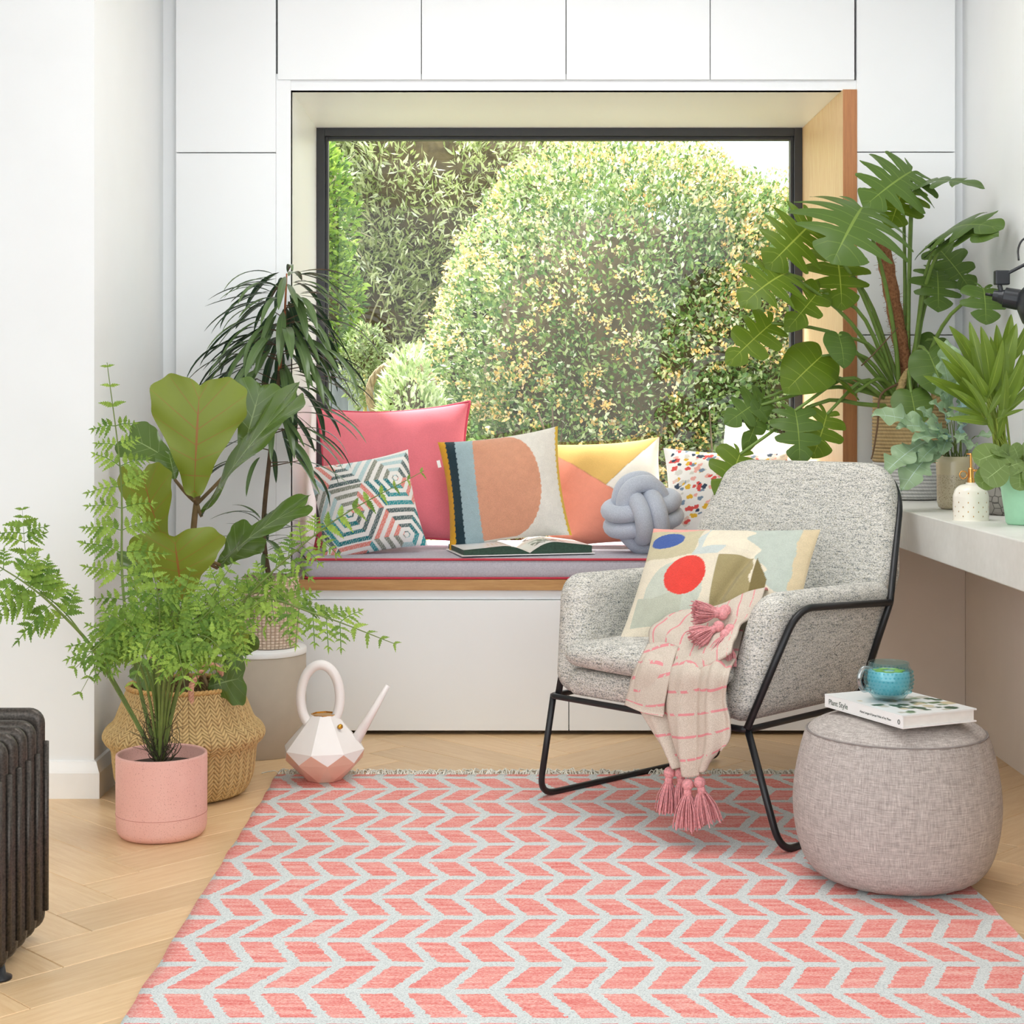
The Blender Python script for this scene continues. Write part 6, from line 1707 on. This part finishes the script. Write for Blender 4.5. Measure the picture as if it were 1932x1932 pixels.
# ---------------------------------------------------------------- palm
M['palm'] = leafmat('palm_leaflet', '#92A83C', '#B2C45E', '#7D963A', 0.35, 0.35, 5, 0.0, 0.0, 0.04, 0.35)
palm = empty('parlour_palm', SC + Vector((0, 0, 0.105)), 'young palm with upright strappy leaves in the grey stone pot', 'plant')
PSTR = [(0.0, 0.0), (0.03, 0.08), (0.075, 0.28), (0.085, 0.48), (0.06, 0.75), (0.025, 0.93), (0.0, 1.0)]
pv = [leaf_mesh('leaflet', blade(PSTR, 12, 2, 0.0, 1.0, None, k), M['palm'], [0.25, 0.5, 0.8][k], 0.35, 0.0, [1.0, 1.25, 0.85][k], k) for k in range(3)]
PB = SC + Vector((0, 0, 0.11))
PL = [((1858, 745), (1760, 634), 0), ((1858, 742), (1790, 614), 1), ((1862, 740), (1829, 606), 0), ((1868, 742), (1850, 615), 1), ((1872, 750), (1880, 612), 1), ((1880, 760), (1918, 610), 1), ((1886, 765), (1932, 668), 0), ((1894, 762), (1946, 700), 0),
      ((1856, 760), (1776, 676), 0), ((1862, 762), (1800, 662), 1), ((1868, 770), (1840, 650), 2), ((1876, 770), (1866, 640), 0), ((1884, 772), (1896, 640), 0), ((1852, 780), (1790, 732), 2), ((1864, 790), (1788, 768), 2), ((1868, 800), (1784, 790), 2),
      ((1896, 780), (1944, 740), 2), ((1890, 700), (1908, 592), 1), ((1900, 690), (1946, 596), 1), ((1880, 790), (1932, 772), 2), ((1872, 745), (1812, 628), 0), ((1878, 752), (1848, 664), 1), ((1866, 752), (1842, 704), 0), ((1886, 756), (1872, 690), 0), ((1890, 770), (1916, 690), 1), ((1882, 830), (1900, 772), 1), ((1874, 820), (1850, 752), 0)]
rp = random.Random(31)
for i in range(16):
    bx_ = rp.uniform(1856, 1896); an = rp.uniform(-1.15, 0.75); ln_ = rp.uniform(80, 135); by_ = rp.uniform(745, 800)
    PL.append(((bx_, by_), (bx_ + ln_ * math.sin(an), by_ - ln_ * math.cos(an)), 2 if i % 2 else 0))
for i, (bp, tp_, k) in enumerate(PL):
    d = 3.80 + 0.06 * math.sin(i * 1.9); b0 = P(*bp, d); t0 = P(*tp_, d - 0.03 + 0.05 * math.cos(i * 2.7))
    put_leaf('leaflet', pv[k], b0, t0, (0.35 * math.sin(i * 2.2), -1, 0.25), palm)
    rt = PB + Vector((rnd.uniform(-.035, .02), rnd.uniform(-.03, .03), -0.004)); stalk(palm, [rt, rt.lerp(b0, 0.5) + Vector((0, 0, 0.006)), b0], 0.0022, 0.0015, M['palmstalk'] if 'palmstalk' in M else M.setdefault('palmstalk', plain('palm_stalk', '#8FA03C', 0.5, var=0.2)), 'leaf_stalk', 6, 5)

# ---------------------------------------------------------------- round leaved plant in the mint pot
M['pep'] = leafmat('round_leaf', '#8AAA58', '#B3C88E', '#748B4C', 0.3, 0.25, 5, 0.04, 0.35, 0.02, 0.3)
pep = empty('round_leaf_plant', GC + Vector((0, 0, 0.098)), 'round leaved plant spilling over the mint green pot', 'plant')
PE = [((1896, 852), (1838, 872), (0, -0.8, 0.6), 1.0), ((1882, 882), (1846, 918), (-0.2, -1, 0.1), 0.95), ((1898, 876), (1856, 908), (0.1, -1, 0.3), 1.1), ((1932, 872), (1882, 890), (0, -0.7, 0.8), 0.95), ((1912, 868), (1886, 846), (0, -0.9, 0.5), 1.1),
      ((1922, 866), (1910, 838), (0.2, -1, 0.3), 1.1), ((1918, 868), (1932, 840), (0.3, -1, 0.4), 1.1), ((1922, 884), (1924, 926), (0.2, -1, 0.0), 1.15), ((1938, 880), (1956, 920), (0.2, -1, 0), 1.1), ((1935, 866), (1972, 862), (0.3, -0.8, 0.6), 1.0), ((1930, 858), (1958, 836), (0.2, -0.9, 0.5), 1.1), ((1908, 860), (1870, 852), (0, -0.6, 0.9), 0.9)]
OV = blade(OVAL, 24, 6, 0.0, 0.9, None, 1)
for i, (bp, tp_, nm, ws) in enumerate(PE):
    d = 3.50 + 0.02 * math.sin(i * 2.3) - (0.04 if bp[1] > 870 else 0); b0 = P(*bp, d); t0 = P(*tp_, d - 0.012)
    me = leaf_mesh('leaf', OV, M['pep'], 0.4, 0.06, 0.0, ws, i); put_leaf('leaf', me, b0, t0, nm, pep)
    rt = GC + Vector((rnd.uniform(-.012, .012), rnd.uniform(-.012, .012), 0.096)); stalk(pep, [rt, rt.lerp(b0, 0.5) + Vector((0, 0, 0.018)), b0], 0.0022, 0.0016, M['fernstalk'], 'leaf_stalk', 6, 6)
